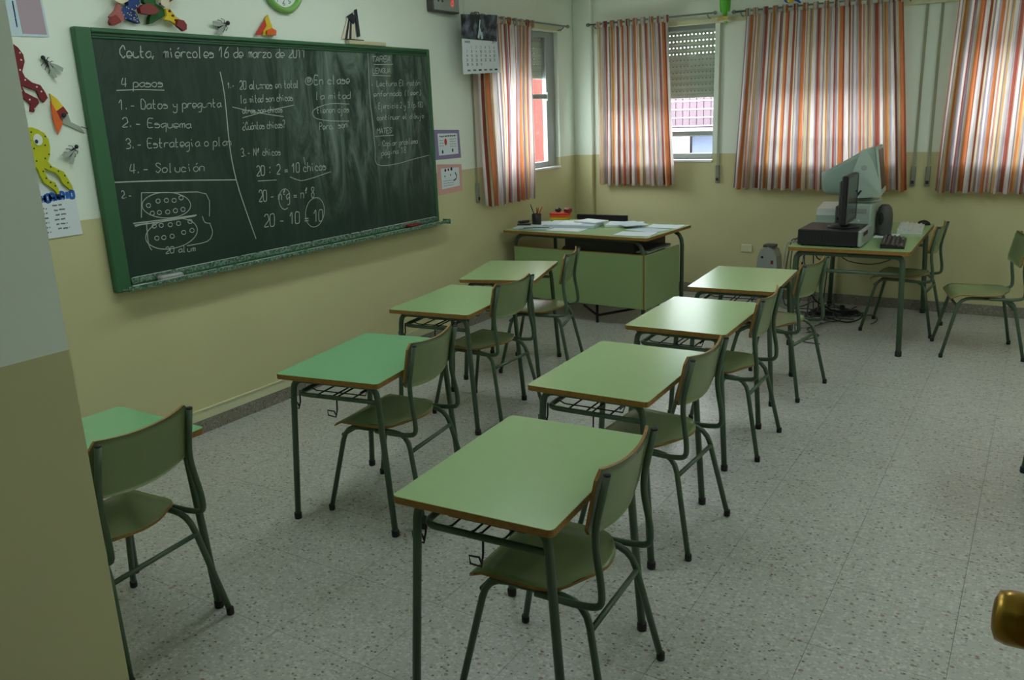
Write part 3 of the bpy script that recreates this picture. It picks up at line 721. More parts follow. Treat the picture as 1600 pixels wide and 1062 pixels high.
# ------------------------------------------------------------------ figures and cards on the board wall
MAROON=[(1.773,2.081),(1.797,2.063),(1.815,2.033),(1.816,2.003),(1.797,1.96),(1.805,1.937),(1.833,1.914),(1.868,1.903),(1.885,1.871),(1.892,1.847),(1.871,1.827),(1.857,1.843),(1.847,1.879),(1.805,1.894),(1.782,1.902),(1.793,1.871),(1.83,1.851),(1.845,1.843),(1.848,1.824),(1.83,1.808),(1.817,1.785),(1.802,1.789),(1.811,1.816),(1.798,1.832),(1.77,1.856),(1.769,1.917),(1.768,1.971),(1.768,2.016),(1.782,2.036)]
YELLOW=[(1.762,1.716),(1.791,1.719),(1.818,1.709),(1.844,1.691),(1.859,1.662),(1.859,1.623),(1.85,1.588),(1.837,1.564),(1.853,1.542),(1.88,1.526),(1.904,1.513),(1.915,1.487),(1.931,1.449),(1.934,1.43),(1.919,1.428),(1.9,1.448),(1.888,1.464),(1.881,1.49),(1.863,1.513),(1.835,1.525),(1.815,1.538),(1.817,1.506),(1.827,1.483),(1.854,1.467),(1.864,1.437),(1.865,1.415),(1.855,1.412),(1.847,1.431),(1.825,1.451),(1.803,1.471),(1.791,1.508),(1.785,1.533),(1.771,1.551),(1.766,1.587),(1.767,1.628),(1.769,1.649),(1.781,1.662),(1.768,1.682)]
EYE=[(1.808,1.664),(1.835,1.663),(1.813,1.69),(1.799,1.656),(1.808,1.656)]
YDOTS=[(1.784,1.698),(1.784,1.626),(1.837,1.637),(1.827,1.579),(1.785,1.57),(1.845,1.539),(1.878,1.517),(1.807,1.522),(1.815,1.49),(1.905,1.495),(1.832,1.469),(1.851,1.452),(1.914,1.461),(1.845,1.677),(1.848,1.596)]
MDOTS=[(1.801,2.04),(1.801,2.01),(1.788,1.967),(1.803,1.925),(1.85,1.895),(1.778,1.879),(1.807,1.84),(1.867,1.875),(1.824,1.8)]
KITE_Y=[(1.906,1.866),(1.936,1.843),(1.959,1.809),(1.92,1.786),(1.911,1.811)]
KITE_R=[(1.92,1.786),(1.959,1.809),(1.978,1.777),(1.931,1.753)]
KITE_T=[(1.9,1.832),(1.92,1.786),(1.931,1.753),(1.944,1.738),(1.908,1.683),(1.897,1.754)]
KITE_W=[(1.949,1.789),(1.978,1.777),(1.987,1.737),(2.03,1.714),(2.045,1.683),(1.997,1.707),(1.947,1.731)]
BW_W=[(3.882,2.198),(3.954,2.328),(4.018,2.293),(4.01,2.204)]
BW_S1=[(3.945,2.337),(3.999,2.362),(4.024,2.315),(3.999,2.292)]
BW_S2=[(4.023,2.381),(4.045,2.388),(4.058,2.221),(4.031,2.215)]
TRI_Y=[(3.223,2.186),(3.253,2.281),(3.276,2.299),(3.317,2.189)]
TRI_R=[(3.163,2.185),(3.244,2.272),(3.251,2.238),(3.199,2.185)]
TRI_B=[(3.241,2.187),(3.242,2.211),(3.283,2.227),(3.316,2.215),(3.31,2.188)]
CB_BODY=[(2.37,2.372),(2.444,2.379),(2.432,2.292),(2.396,2.256),(2.409,2.238),(2.419,2.199),(2.403,2.201),(2.362,2.212),(2.319,2.226),(2.313,2.25),(2.326,2.268),(2.367,2.279)]
CB_LEG=[(2.3,2.282),(2.32,2.267),(2.313,2.25),(2.324,2.218),(2.321,2.204),(2.284,2.194),(2.255,2.205),(2.244,2.218),(2.278,2.248)]
CB_SHOE=[(2.241,2.215),(2.268,2.225),(2.287,2.207),(2.291,2.194),(2.253,2.177),(2.234,2.177),(2.228,2.19)]
CB_HEAD=[(2.283,2.329),(2.325,2.355),(2.361,2.336),(2.354,2.297),(2.318,2.279),(2.285,2.289)]
C_RED=[(2.397,2.265),(2.42,2.283),(2.455,2.291),(2.487,2.28),(2.507,2.261),(2.481,2.243),(2.439,2.238),(2.4,2.243)]
CG_BODY=[(2.457,2.381),(2.526,2.387),(2.525,2.3),(2.567,2.28),(2.572,2.246),(2.526,2.223),(2.488,2.203),(2.47,2.199),(2.48,2.234),(2.505,2.261),(2.475,2.287),(2.457,2.3)]
CG_LEG=[(2.567,2.277),(2.592,2.279),(2.619,2.246),(2.655,2.225),(2.628,2.194),(2.586,2.221),(2.547,2.224),(2.569,2.246)]
CG_SHOE=[(2.619,2.229),(2.652,2.225),(2.667,2.205),(2.663,2.182),(2.643,2.172),(2.607,2.196)]
CG_HEAD=[(2.539,2.36),(2.581,2.384),(2.614,2.367),(2.606,2.318),(2.587,2.29),(2.56,2.281),(2.538,2.295)]
def flat(name, label, cat, parts):
    t = thing(name, label, cat)
    for nm, poly, x0, x1, k in parts: MB().cut(poly, x0, x1, k).build(nm, t)
    return t
def disc(c, ry, rz, n=14): return [(c[0]+ry*math.cos(2*PI*i/n), c[1]+rz*math.sin(2*PI*i/n)) for i in range(n)]
t = flat('lizard_figure', 'dark red felt lizard figure with white dots on the wall left of the board', 'figure', [('body', MAROON, .0005, .014, 'maroon')])
for q in MDOTS: MB().cut(disc(q, .004, .004, 8), .0142, .0152, 'skin').build('dot', t)
t = flat('lizard_figure', 'yellow green felt lizard figure with one big white eye, left of the board', 'figure', [('body', YELLOW, .0055, .019, 'yellow')])
MB().cut(disc(EYE[0], .021, .026), .0192, .022, 'white').build('eye', t)
MB().cut(disc(EYE[3], .0075, .009), .0222, .0235, 'ink').build('pupil', t)
for q in YDOTS: MB().cut(disc(q, .004, .004, 8), .0192, .0202, 'ink').build('dot', t)
t = flat('paper_rocket', 'yellow and red paper rocket with sheer tail beside the board, left of it', 'paper craft', [('nose', KITE_Y, .004, .012, 'yellow2'), ('band', KITE_R, .0045, .013, 'red'), ('wing', KITE_T, .0125, .018, 'orange'), ('tail', KITE_W, .003, .007, 'wing')])
MB().tube([(.012, *KITE_W[3]), (.02, KITE_W[3][0]+.03, KITE_W[3][1]-.012), (.02, KITE_W[3][0]+.06, KITE_W[3][1]-.04)], .0022, 'ink', 6).build('thread', t)
MB().ell((.014, KITE_W[0][0]+.005, KITE_W[0][1]-.02), .009, .011, .011, 'ink').build('head', t)
def fly(label, c, ang, s=1.0, name='paper_fly'):
    t = thing(name, label, 'paper craft', (.012, c[0], c[1])); t.rotation_euler = (ang, 0, 0)
    MB().ell((0, 0, .0), .010*s, .012*s, .034*s, 'ink').build('body', t)
    MB().ell((.003, 0, .042*s), .010*s, .012*s, .012*s, 'ink').build('head', t)
    for s_ in (-1, 1):
        m = MB().slab([(0, 0), (s_*.030*s, -.045*s), (s_*.042*s, -.075*s), (s_*.022*s, -.085*s), (s_*.004*s, -.05*s)][::s_], 0, .0012, 'wing')
        m.xf(Matrix(((0, 0, 1, .012*s), (1, 0, 0, 0), (0, 1, 0, .015*s), (0, 0, 0, 1)))); m.build('wing', t)
        m = MB()
        for q in range(3): m.tube([(0, 0, .02*s-.018*s*q), (.004, s_*.022*s, .026*s-.024*s*q), (-.008, s_*.034*s, .018*s-.026*s*q)], .0016, 'ink', 5)
        m.build('legs', t)
    return t
fly('black paper fly with sheer wings above the rocket, left of the board', (1.925, 1.995), .7, .85)
fly('small black paper fly with grey wings right of the yellow lizard', (1.965, 1.60), -.8, .8)
fly('black and white paper fly perched on the board frame', (2.94, 2.222), -1.2, 1.0)
t = flat('paper_fan', 'black and white striped paper fan standing on the board frame', 'paper craft', [('fan', BW_W, .006, .010, 'skin'), ('stripe', BW_S1, .0105, .017, 'ink'), ('stick', BW_S2, .0105, .016, 'ink')])
for a in (.25, .55): MB().cut([(BW_W[0][0]*(1-a)+BW_W[3][0]*a, 2.20), (BW_W[0][0]*(1-a)+BW_W[3][0]*a+.022, 2.20), (BW_W[1][0]+.05*a+.016, 2.34), (BW_W[1][0]+.05*a, 2.34)], .0102, .0110, 'ink').build('stripe', t)
flat('paper_triangle', 'red and yellow folded paper triangle standing on the board frame', 'paper craft', [('panel', TRI_Y, .008, .016, 'yellow2'), ('flap', TRI_R, .0165, .023, 'pencilred'), ('fold', TRI_B, .0235, .030, 'orange')])
def puff(mb, poly, x0, x1, k): mb.cut(poly, x0, x1, k); return mb
t = flat('clown_figure', 'cloth figure in a blue dotted suit sitting on the board frame', 'figure', [('body', CB_BODY, .004, .030, 'blue'), ('leg', CB_LEG, .031, .046, 'pinkstripe'), ('shoe', CB_SHOE, .047, .066, 'red'), ('head', CB_HEAD, .032, .054, 'skin')])
for k in range(34):
    cy = sum(p[0] for p in CB_BODY[4:])/len(CB_BODY[4:]); cz = sum(p[1] for p in CB_BODY[4:])/len(CB_BODY[4:])
    MB().cut(disc((cy+random.uniform(-.06, .05), cz+random.uniform(-.03, .05)), .003, .003, 6), .0301, .0312, 'skin').build('dot', t)
flat('cloth_cushion', 'dark red cloth heart held between the two sitting figures', 'cushion', [('cover', C_RED, .047, .075, 'red')])
t = flat('clown_figure', 'cloth figure in a green suit with a yellow laced leg on the board frame', 'figure', [('body', CG_BODY, .004, .030, 'clothgreen'), ('leg', CG_LEG, .031, .046, 'yellow2'), ('shoe', CG_SHOE, .047, .066, 'red'), ('head', CG_HEAD, .032, .054, 'skin')])
hc = CG_HEAD[5]; MB().cut(disc((hc[0]-.03, hc[1]+.015), .006, .006, 8), .0542, .056, 'ink').build('eye', t)
MB().cut([(CG_HEAD[2][0]-.01, CG_HEAD[2][1]), (CG_HEAD[2][0]+.02, CG_HEAD[2][1]-.02), (CG_HEAD[4][0]+.02, CG_HEAD[4][1]+.03), (CG_HEAD[4][0], CG_HEAD[4][1]+.02)], .0542, .060, 'red').build('hair', t)
for k in range(5):
    a = k/4; MB().cut(disc((CG_LEG[0][0]*(1-a)+CG_LEG[4][0]*a+.02, CG_LEG[0][1]*(1-a)+CG_LEG[4][1]*a-.01), .008, .006, 8), .0462, .049, 'maroon').build('lace', t)
# clock, signal box
t = thing('wall_clock', 'round light green wall clock above the chalkboard', 'clock', (0, 3.41, 2.47))
MB().lathe([(.150, .0005), (.155, .02), (.148, .036), (.132, .038), (.122, .030), (.120, .012)], (0, 0, 0), 'clockgreen', 40, 'x').build('case', t)
MB().lathe([(.1195, .0125), (.1195, .0145)], (0, 0, 0), 'dial', 40, 'x').build('dial', t)
m = MB(); GL['9'] = '46261727374845 33'; GL['5'] = '591916465544 13'; GL['7'] = '195923'
for k in range(1, 13):
    a = PI/2-2*PI*k/12; s_ = str(k); r = .095
    for q, ch in enumerate(s_):
        for st in glyph(ch):
            m.ribbon([(r*math.cos(a)+(gx-3+5*(q-(len(s_)-1)/2))*.0042, r*math.sin(a)+(gy-6)*.0042) for gx, gy in st], .004, .0150, 'ink')
m.build('numerals', t, kind='stuff')
MB().box(.0155, .0175, -.004, .004, -.01, .075, 'ink').build('hand', t)
MB().box(.018, .0195, -.004, .004, -.05, .01, 'ink').xf(Matrix.Rotation(1.1, 4, 'X')).build('hand', t)
t = thing('signal_box', 'grey wall box with a red digit above the right end of the board', 'box', (0, 4.975, 2.505))
MB().box(.0005, .06, -.165, .165, -.075, .10, 'darkgrey', .006).build('case', t)
MB().box(.0605, .063, -.155, .155, -.065, .09, 'silver', .001).build('front', t)
m = MB()
for st in glyph('8'): m.ribbon([(.07+(gx-3)*.009, .0+(gy-6)*.009) for gx, gy in st], .008, .0636, 'led')
m.build('red_digit', t)
for k in (-.10, -.05): MB().lathe([(.012, .0632), (.010, .066)], (0, k, .0), 'darkgrey', 10, 'x').build('speaker_hole', t)
# cards and sheets
def lines(mb, rows, x, k, hgt, wob=.002):
    for y0, y1, z in rows:
        y = y0
        while y < y1:
            e = min(y+random.uniform(.012, .03), y1); mb.ribbon([(y, z+random.uniform(-wob, wob)), ((y+e)/2, z+random.uniform(-wob, wob)), (e, z+random.uniform(-wob, wob))], hgt, x, k); y = e+.006
t = thing('class_card', 'purple card with a white printed sheet right of the board', 'card', (0, 0, 0))
MB().cut([(4.81, 1.597), (5.13, 1.585), (5.14, 1.372), (4.812, 1.375)], .0005, .003, 'purple').build('card', t)
MB().cut([(4.848, 1.568), (5.10, 1.56), (5.105, 1.405), (4.852, 1.405)], .0032, .0042, 'paper').build('sheet', t)
m = MB(); lines(m, [(4.87, 5.085, 1.545)], .0045, 'ink', .009); lines(m, [(4.868, 4.92, 1.515-.02*k) for k in range(3)]+[(5.0, 5.08, 1.52-.018*k) for k in range(4)], .0045, 'inkgrey', .004)
m.build('printed_text', t, kind='stuff')
MB().cut(disc((4.945, 1.502), .016, .026), .0043, .0048, 'pencilred').build('picture', t)
for q in ((4.90, 1.43), (5.03, 1.435)): MB().cut(disc(q, .010, .015, 8), .0043, .0048, 'ink').build('picture', t)
t = thing('class_card', 'pink card with a smiling printed sheet, below the purple card', 'card', (0, 0, 0))
MB().cut([(4.82, 1.342), (5.14, 1.322), (5.135, 1.118), (4.822, 1.108)], .0005, .003, 'pink').build('card', t)
MB().cut([(4.865, 1.308), (5.10, 1.30), (5.10, 1.158), (4.868, 1.15)], .0032, .0042, 'paper').build('sheet', t)
m = MB()
for q, w_ in (((4.92, 1.29), .012), ((4.96, 1.292), .010), ((5.0, 1.295), .014)): m.cut(disc(q, w_, w_, 8), .0043, .0048, 'ink')
m.cut(disc((4.91, 1.245), .006, .008, 8), .0043, .0048, 'ink'); m.cut(disc((4.985, 1.25), .006, .008, 8), .0043, .0048, 'ink')
m.ribbon([(5.045, 1.265), (5.065, 1.24), (5.055, 1.215), (5.02, 1.203)], .011, .0046, 'ink'); lines(m, [(4.89, 5.02, 1.21-.018*k) for k in range(3)], .0046, 'inkgrey', .004)
m.build('drawing', t, kind='stuff')
t = thing('wall_poster', 'white poster with a mauve panel at the top left of the wall', 'poster', (0, 0, 0))
MB().cut([(1.70, 2.108), (1.955, 2.114), (1.945, 2.45), (1.70, 2.45)], .0005, .004, 'paperblue').build('sheet', t)
MB().cut([(1.835, 2.122), (1.945, 2.124), (1.936, 2.43), (1.825, 2.43)], .0042, .005, 'lilac').build('mauve_panel', t)
m = MB(); write(m, 'plan', (1.815, 2.16), (1.815, 2.25), .022, .0046, 'inkblue', .006); lines(m, [(1.75, 1.81, 2.36-.03*k) for k in range(3)], .0046, 'inkgrey', .008); m.build('lettering', t, kind='stuff')
t = thing('timetable', 'white timetable sheet with a blue heading under the yellow lizard', 'paper sheet', (0, 0, 0))
MB().cut([(1.745, 1.465), (1.945, 1.45), (1.952, 1.212), (1.745, 1.213)], .0005, .0045, 'paper').build('sheet', t)
m = MB(); write(m, 'HORARIO', (1.780, 1.380), (1.94, 1.388), .032, .0050, 'inkblue', .014, 0, .1); m.build('blue_heading', t, kind='stuff')
m = MB(); lines(m, [(1.772, 1.80, 1.352-.022*k) for k in range(6)]+[(1.828+.004*(k % 3), 1.88+.006*(k % 3), 1.362-.022*k) for k in range(6)], .0050, 'inkgrey', .007); m.build('handwritten_rows', t, kind='stuff')
# calendar, hangs from the curtain rod's end in front of the cloth
t = thing('wall_calendar', 'wall calendar with a dark photograph over a white month page', 'calendar', (0, 0, 0))
MB().cut([(5.018, 2.243), (5.494, 2.243), (5.51, 2.440), (5.023, 2.413)], .150, .154, 'photo').build('photograph', t)
m = MB(); fx = .1545
for k, (a, b) in enumerate((((5.27, 2.39), (5.255, 2.33)), ((5.255, 2.33), (5.275, 2.29)), ((5.26, 2.32), (5.235, 2.255)), ((5.275, 2.30), (5.285, 2.252)))): m.ribbon([a, b], .014+.006*k, fx+.0002*k, 'paperblue')
m.build('waterfall_print', t)
MB().cut([(5.018, 1.990), (5.533, 2.012), (5.494, 2.2425), (5.018, 2.2425)], .150, .154, 'paper').build('month_page', t)
m = MB(); d0 = 1
for r in range(5):
    for c_ in range(7):
        n = r*7+c_
        if n < 1 or n > 31: continue
        s_ = str(n); y = 5.075+.062*c_; z = 2.185-.031*r+.012*c_/6
        for q, ch in enumerate(s_):
            for st in glyph(ch): m.ribbon([(y+(gx-3+5*(q-(len(s_)-1)/2))*.0024, z+(gy-6)*.0030) for gx, gy in st], .0034, .1546, 'ink')
write(m, 'MARZO', (5.05, 2.215), (5.12, 2.217), .012, .1546, 'ink', .003)
write(m, '2011', (5.42, 2.228), (5.48, 2.229), .012, .1546, 'inkgrey', .003)
for k in range(6): m.cut([(5.07+.075*k, 2.012+.003*k), (5.11+.075*k, 2.013+.003*k), (5.11+.075*k, 2.025+.003*k), (5.07+.075*k, 2.024+.003*k)], .1545, .1548, 'ink' if k in (2, 5) else 'inkgrey')
m.build('dates', t, kind='stuff')
MB().tube([(.152, 5.265, 2.425), (.150, 5.262, 2.44), (.12, 5.262, 2.448), (.097, 5.265, 2.441)], .003, 'black', 6).build('hanger', t)

# ------------------------------------------------------------------ student desks (local: +x towards the pupil, y along the long side)
DH = .685
def make_desk(label, loc, rz, lam='laminate'):
    t = thing('student_desk', label, 'desk', loc, rz, 'student desks')
    MB().slab(rrect(-.25, .25, -.35, .35, .018), DH-.021, DH-.0012, 'ply').slab(rrect(-.249, .249, -.349, .349, .017), DH-.0012, DH, lam).slab(rrect(-.249, .249, -.349, .349, .017), DH-.022, DH-.021, lam).build('tabletop', t)
    zr = DH-.022-.0135
    for sy in (-1, 1):
        y = sy*.29
        for sx in (-1, 1):
            l = MB().tube([(sx*.06, y, zr), (sx*.205, y, zr), (sx*.25, sy*.304, .012)], .0135, 'tube', 10, .05).build('leg', t)
            MB().lathe([(.0155, 0), (.0165, .004), (.0165, .026), (.0145, .030)], (sx*.25, sy*.304, .0), 'black', 12).build('foot_cap', l)
        MB().tube([(-.0598, y, zr), (.0598, y, zr)], .0135, 'tube', 10).build('top_rail', t)
    z = .585
    MB().tube([(.205, -.292, z), (-.19, -.292, z), (-.19, .292, z), (.205, .292, z)], .0105, 'tube', 8, .05).build('shelf_rail', t)
    m = MB()
    for x in (-.12, -.045, -.02, .055): m.tube([(x, -.292, z), (x, -.25, z-.012), (x, .25, z-.012), (x, .292, z)], .0036, 'black', 6)
    for y in (-.20, -.07, .07, .20): m.tube([(-.19, y, z), (-.16, y, z-.012), (.09, y, z-.012), (.10, y, z+.02)], .0028, 'black', 6)
    m.tube([(.10, -.25, z+.02), (.10, .25, z+.02)], .0028, 'black', 6)
    m.build('wire_shelf', t)
    for x, y in ((.01, -.294), (-.21, -.25)):
        MB().tube([(x, y, z), (x, y-.004, z-.05), (x+.004, y-.022, z-.075), (x-.022, y-.036, z-.064), (x-.03, y-.028, z-.046), (x-.006, y-.016, z-.052), (x+.004, y-.018, z-.07)], .0034, 'black', 6).build('bag_hook', t)
    return t
make_desk('nearest desk of all, with its green tabletop fully in view', (2.713, 1.606, 0), .060)
desk0 = C.objects[-1]
desk0 = [o for o in C.objects if o.name == 'student_desk'][0]
dup(desk0, (2.559, 2.603, 0), .027, 'second desk from the front in the right-hand row')
dup(desk0, (2.517, 3.600, 0), .021, 'third desk from the front in the right-hand row, with a window glare on its top')
dup(desk0, (2.455, 4.578, 0), .066, 'farthest desk of the right-hand row, next to the computer table')
blue = make_desk('desk at the far left, half hidden behind the wall corner', (1.295, 1.010, 0), .0, 'laminate2')
dup(blue, (1.483, 2.300, 0), .154, 'second desk of the left-hand row, blue green top, under the middle of the chalkboard')
dup(desk0, (1.157, 3.425, 0), .114, 'third desk of the left-hand row, under the right end of the board')
dup(desk0, (.960, 4.302, 0), .289, "farthest desk of the left-hand row, turned, in front of the teacher's desk")
dup(desk0, (4.270, 3.62, 0), .085, 'desk of a further row, only one foot at the right edge of the photo')

# ------------------------------------------------------------------ chairs
def make_chair(label, loc, rz):
    t = thing('school_chair', label, 'chair', loc, rz, 'school chairs')
    # seat: pressed plywood, front edge rolled down, back corners rounded
    NX, NY = 14, 12; th = .009; mb = MB()
    def sp(i, j):
        u = i/NX; v = -1+2*j/NY
        x = -.205+.375*u
        hw = .195
        if u > .55: hw = .195*(1-(max(0, (u-.55)/.45))**3.2*.38)
        if u < .10: hw = .195-.02*(1-u/.10)**2
        x += -.030*(v*v)*(u**3)*1.4
        z = .432-.014*math.exp(-((u-.55)/.3)**2)*(1-v*v*.7)-.030*max(0, (.16-u)/.16)**1.6+.010*max(0, (u-.8)/.2)**2
        return (x, v*hw, z)
    top = [[None]*(NY+1) for _ in range(NX+1)]
    for lay in (0, 1):
        for i in range(NX+1):
            for j in range(NY+1):
                x, y, z = sp(i, j); mb.v.append((x, y, z-lay*th))
    N1 = (NX+1)*(NY+1); ix = lambda l, i, j: l*N1+i*(NY+1)+j
    for i in range(NX):
        for j in range(NY):
            mb.face((ix(0, i, j), ix(0, i+1, j), ix(0, i+1, j+1), ix(0, i, j+1)), 'plygreen', True)
            mb.face((ix(1, i, j), ix(1, i, j+1), ix(1, i+1, j+1), ix(1, i+1, j)), 'plygreen', True)
    for i in range(NX):
        for j, a, b in ((0, i, i+1), (NY, i+1, i)): mb.face((ix(0, a, j), ix(1, a, j), ix(1, b, j), ix(0, b, j)), 'ply')
    for j in range(NY):
        for i, a, b in ((0, j+1, j), (NX, j, j+1)): mb.face((ix(0, i, a), ix(1, i, a), ix(1, i, b), ix(0, i, b)), 'ply')
    mb.build('seat', t)
    # backrest: curved plywood
    NU, NV = 14, 8; mb = MB(); th = .010
    def bp(i, j):
        v = -1+2*i/NU; w_ = j/NV
        hw = .192
        e = abs(w_-.5)*2
        if e > .75: hw -= .022*((e-.75)/.25)**2
        zt = .808-.014*(1-v*v)**1.0; zb = .612-.016*(1-v*v)
        z = zb+(zt-zb)*w_
        x = .182+.205*(z-.612)*.95-.0+.026*(1-v*v)
        return (x, v*hw, z)
    for lay in (0, 1):
        for i in range(NU+1):
            for j in range(NV+1):
                x, y, z = bp(i, j); mb.v.append((x-lay*th, y, z))
    N1b = (NU+1)*(NV+1); iy = lambda l, i, j: l*N1b+i*(NV+1)+j
    for i in range(NU):
        for j in range(NV):
            mb.face((iy(0, i, j), iy(0, i+1, j), iy(0, i+1, j+1), iy(0, i, j+1)), 'plygreen', True)
            mb.face((iy(1, i, j), iy(1, i, j+1), iy(1, i+1, j+1), iy(1, i+1, j)), 'plygreen', True)
    for i in range(NU):
        for j, a, b in ((0, i+1, i), (NV, i, i+1)): mb.face((iy(0, a, j), iy(1, a, j), iy(1, b, j), iy(0, b, j)), 'ply')
    for j in range(NV):
        for i, a, b in ((0, j, j+1), (NU, j+1, j)): mb.face((iy(0, i, a), iy(1, i, a), iy(1, i, b), iy(0, i, b)), 'ply')
    mb.build('backrest', t)
    zr = .402
    for sy in (-1, 1):
        yr, yf = sy*.165, sy*.208
        lf = MB().tube([(0, yr, zr), (-.15, yr, zr), (-.238, yf, .012)], .011, 'tube', 10, .07).build('leg', t)
        MB().lathe([(.0125, 0), (.0135, .003), (.0135, .024), (.0115, .028)], (-.238, yf, 0), 'black', 12).build('foot_cap', lf)
        yf = sy*.215
        lb = MB().tube([(.0002, yr, zr), (.165, yr, zr), (.248, yf, .012)], .011, 'tube', 10, .07).build('leg', t)
        MB().lathe([(.0125, 0), (.0135, .003), (.0135, .024), (.0115, .028)], (.248, yf, 0), 'black', 12).build('foot_cap', lb)
        up = MB().tube([(.02, sy*.186, zr+.002), (.15, sy*.187, zr), (.222, sy*.187, .412), (.222, sy*.187, .47), (.197, sy*.178, .615), (.2355, sy*.176, .795)], .0105, 'tube', 10, .055).build('back_upright', t)
        MB().ell((.2360, sy*.176, .797), .0112, .0112, .006, 'black', 10, 5).build('tube_cap', up)
        for z in (.66, .755): MB().lathe([(.008, 0), (.007, .004), (.002, .006)], (.193+.2*(z-.612)+.0, sy*.176, z), 'black', 8, 'x').build('rivet', up)
    MB().tube([(.183, -.168, .325), (.183, .168, .325)], .009, 'tube', 8).build('stretcher', t)
    MB().tube([(-.170, -.166, .355), (-.170, .166, .355)], .009, 'tube', 8).build('stretcher', t)
    return t
ch0 = make_chair('nearest chair, tucked under the nearest desk', (2.823, 1.580, 0), .05)
for x, y, a, lb in ((2.678, 2.649, -.03, 'chair at the second desk of the right-hand row'), (2.629, 3.685, .02, 'chair at the third desk of the right-hand row, the one with the window glare'),
                    (2.626, 4.665, -.14, 'chair at the farthest desk of the right-hand row, by the computer table'), (1.394, 1.064, .106, 'chair at the far left, cut by the wall corner'),
                    (1.569, 2.331, .13, 'chair at the second desk of the left-hand row, below the board'), (1.256, 3.522, -.02, 'chair at the third desk of the left-hand row, right of the board tray end'),
                    (1.111, 4.425, .28, "chair at the farthest desk of the left-hand row, against the teacher's desk panel"), (3.108, 6.433, -.06, 'chair pushed sideways under the computer table'),
                    (3.643, 5.985, .235, 'empty chair standing free at the right edge, side on')):
    dup(ch0, (x, y, 0), a, lb)

# ------------------------------------------------------------------ teacher's desk
td = thing('teacher_desk', "teacher's wide green desk with rounded tube frame in the window corner", 'desk', (.058, 5.611, 0), -.064)
MB().slab(rrect(0, 1.36, 0, .82, .02), .717, .7388, 'ply').slab(rrect(.001, 1.359, .001, .819, .02), .7388, .74, 'laminate').build('tabletop', td)
for y in (.09, .72):
    for sx, x0, x1 in ((1, .68, .065), (-1, .6801, 1.285 if y < .5 else 1.322)):
        MB().tube([(x0, y, .700), (x1+sx*.0, y, .700), (x1, y, .10)], .0165, 'tube', 12, .12).build('leg', td)
for x in (.065, 1.285):
    x2 = x if x < 1 else 1.322
    f = MB().tube([(x, .02, .028), (x, .09, .10), (x2, .72, .10), (x2, .80, .028)], .0165, 'tube', 10, .04).build('skid', td)
    for y in (.02, .80): MB().lathe([(.020, 0), (.021, .004), (.02, .03)], (x if y < .5 else x2, y, 0), 'black', 12).build('foot_cap', f)
MB().box(.075, 1.30, .055, .072, .165, .598, 'panel', .003).box(.074, 1.301, .0545, .0725, .594, .599, 'ply').build('front_panel', td)
MB().box(1.3125, 1.3285, .056, .655, .165, .598, 'panel', .003).build('side_panel', td)
MB().box(1.3015, 1.3125, .0535, .071, .165, .598, 'ply').build('edge_strip', td)
MB().tube([(.85, .12, .0), (.85, .12, .17)], .012, 'black', 8).tube([(.62, .30, .085), (.85, .12, .06), (1.2, .55, .10)], .011, 'black', 8).build('foot_bar', td)
du = MB().box(.56, 1.20, .10, .66, .545, .695, 'darkplastic', .006).build('drawer_unit', td)
for a, b in ((.58, .87), (.89, 1.18)): MB().box(a, b, .661, .672, .56, .685, 'darkgrey', .004).build('drawer', du)
def td_pt(x, y):
    c, s_ = math.cos(-.064), math.sin(-.064); return (.058+x*c-y*s_, 5.611+x*s_+y*c)
def sheet(name, label, cat, x, y, sx, sy, rz, z0, th, k, group=None, k2=None):
    px, py = td_pt(x, y); t = tag(MB().box(-sx/2, sx/2, -sy/2, sy/2, 0, th, k, min(.002, th*.3)).build(name), label, cat, group)
    t.location = (px, py, z0); t.rotation_euler = (0, 0, rz-.064); return t
ZT = .7402
sheet('paper_sheet', 'white sheet lying at the right front corner of the teacher\'s desk', 'paper', 1.17, .18, .30, .212, .12, ZT, .003, 'paper')
sheet('paper_sheet', 'bluish sheet half under the sheet at the right front of the teacher\'s desk', 'paper', 1.15, .42, .30, .21, -.25, ZT, .002, 'paperblue')
sheet('paper_sheet', 'white sheet at the right rear edge of the teacher\'s desk', 'paper', 1.20, .64, .28, .2, .1, ZT, .004, 'paper')
sheet('document_stack', 'stack of white papers in the middle rear of the teacher\'s desk', 'papers', .86, .58, .30, .22, .3, ZT, .022, 'paper')
sheet('open_notebook', 'open white notebook lying across the middle of the teacher\'s desk', 'notebook', .45, .42, .46, .30, .22, ZT, .026, 'paperblue')
sheet('paper_sheet', 'white sheet under the open notebook on the teacher\'s desk', 'paper', .52, .22, .30, .21, .05, ZT, .0025, 'paper')
sheet('ring_binder', 'thin bluish folder under the pen pot at the left front of the teacher\'s desk', 'folder', .20, .20, .32, .23, .15, ZT, .012, 'paperblue')
sheet('fountain_ruler', 'dark ruler lying on the folder at the left of the teacher\'s desk', 'ruler', .26, .13, .22, .03, .5, ZT+.0125, .003, 'darkplastic')
sheet('printed_page', 'green tinted page on top of the open notebook', 'paper', .44, .42, .21, .29, .3, ZT+.0265, .0015, 'paper')
px, py = td_pt(.17, .38); PZ = ZT
pt = thing('pen_pot', 'black mesh pen pot on the left of the teacher\'s desk', 'pen pot', (px-.07, py, ZT))
MB().lathe([(.036, 0), (.040, .005), (.042, .095), (.039, .096), (.037, .012), (.002, .010)], (0, 0, 0), 'darkplastic', 20).build('cup', pt)
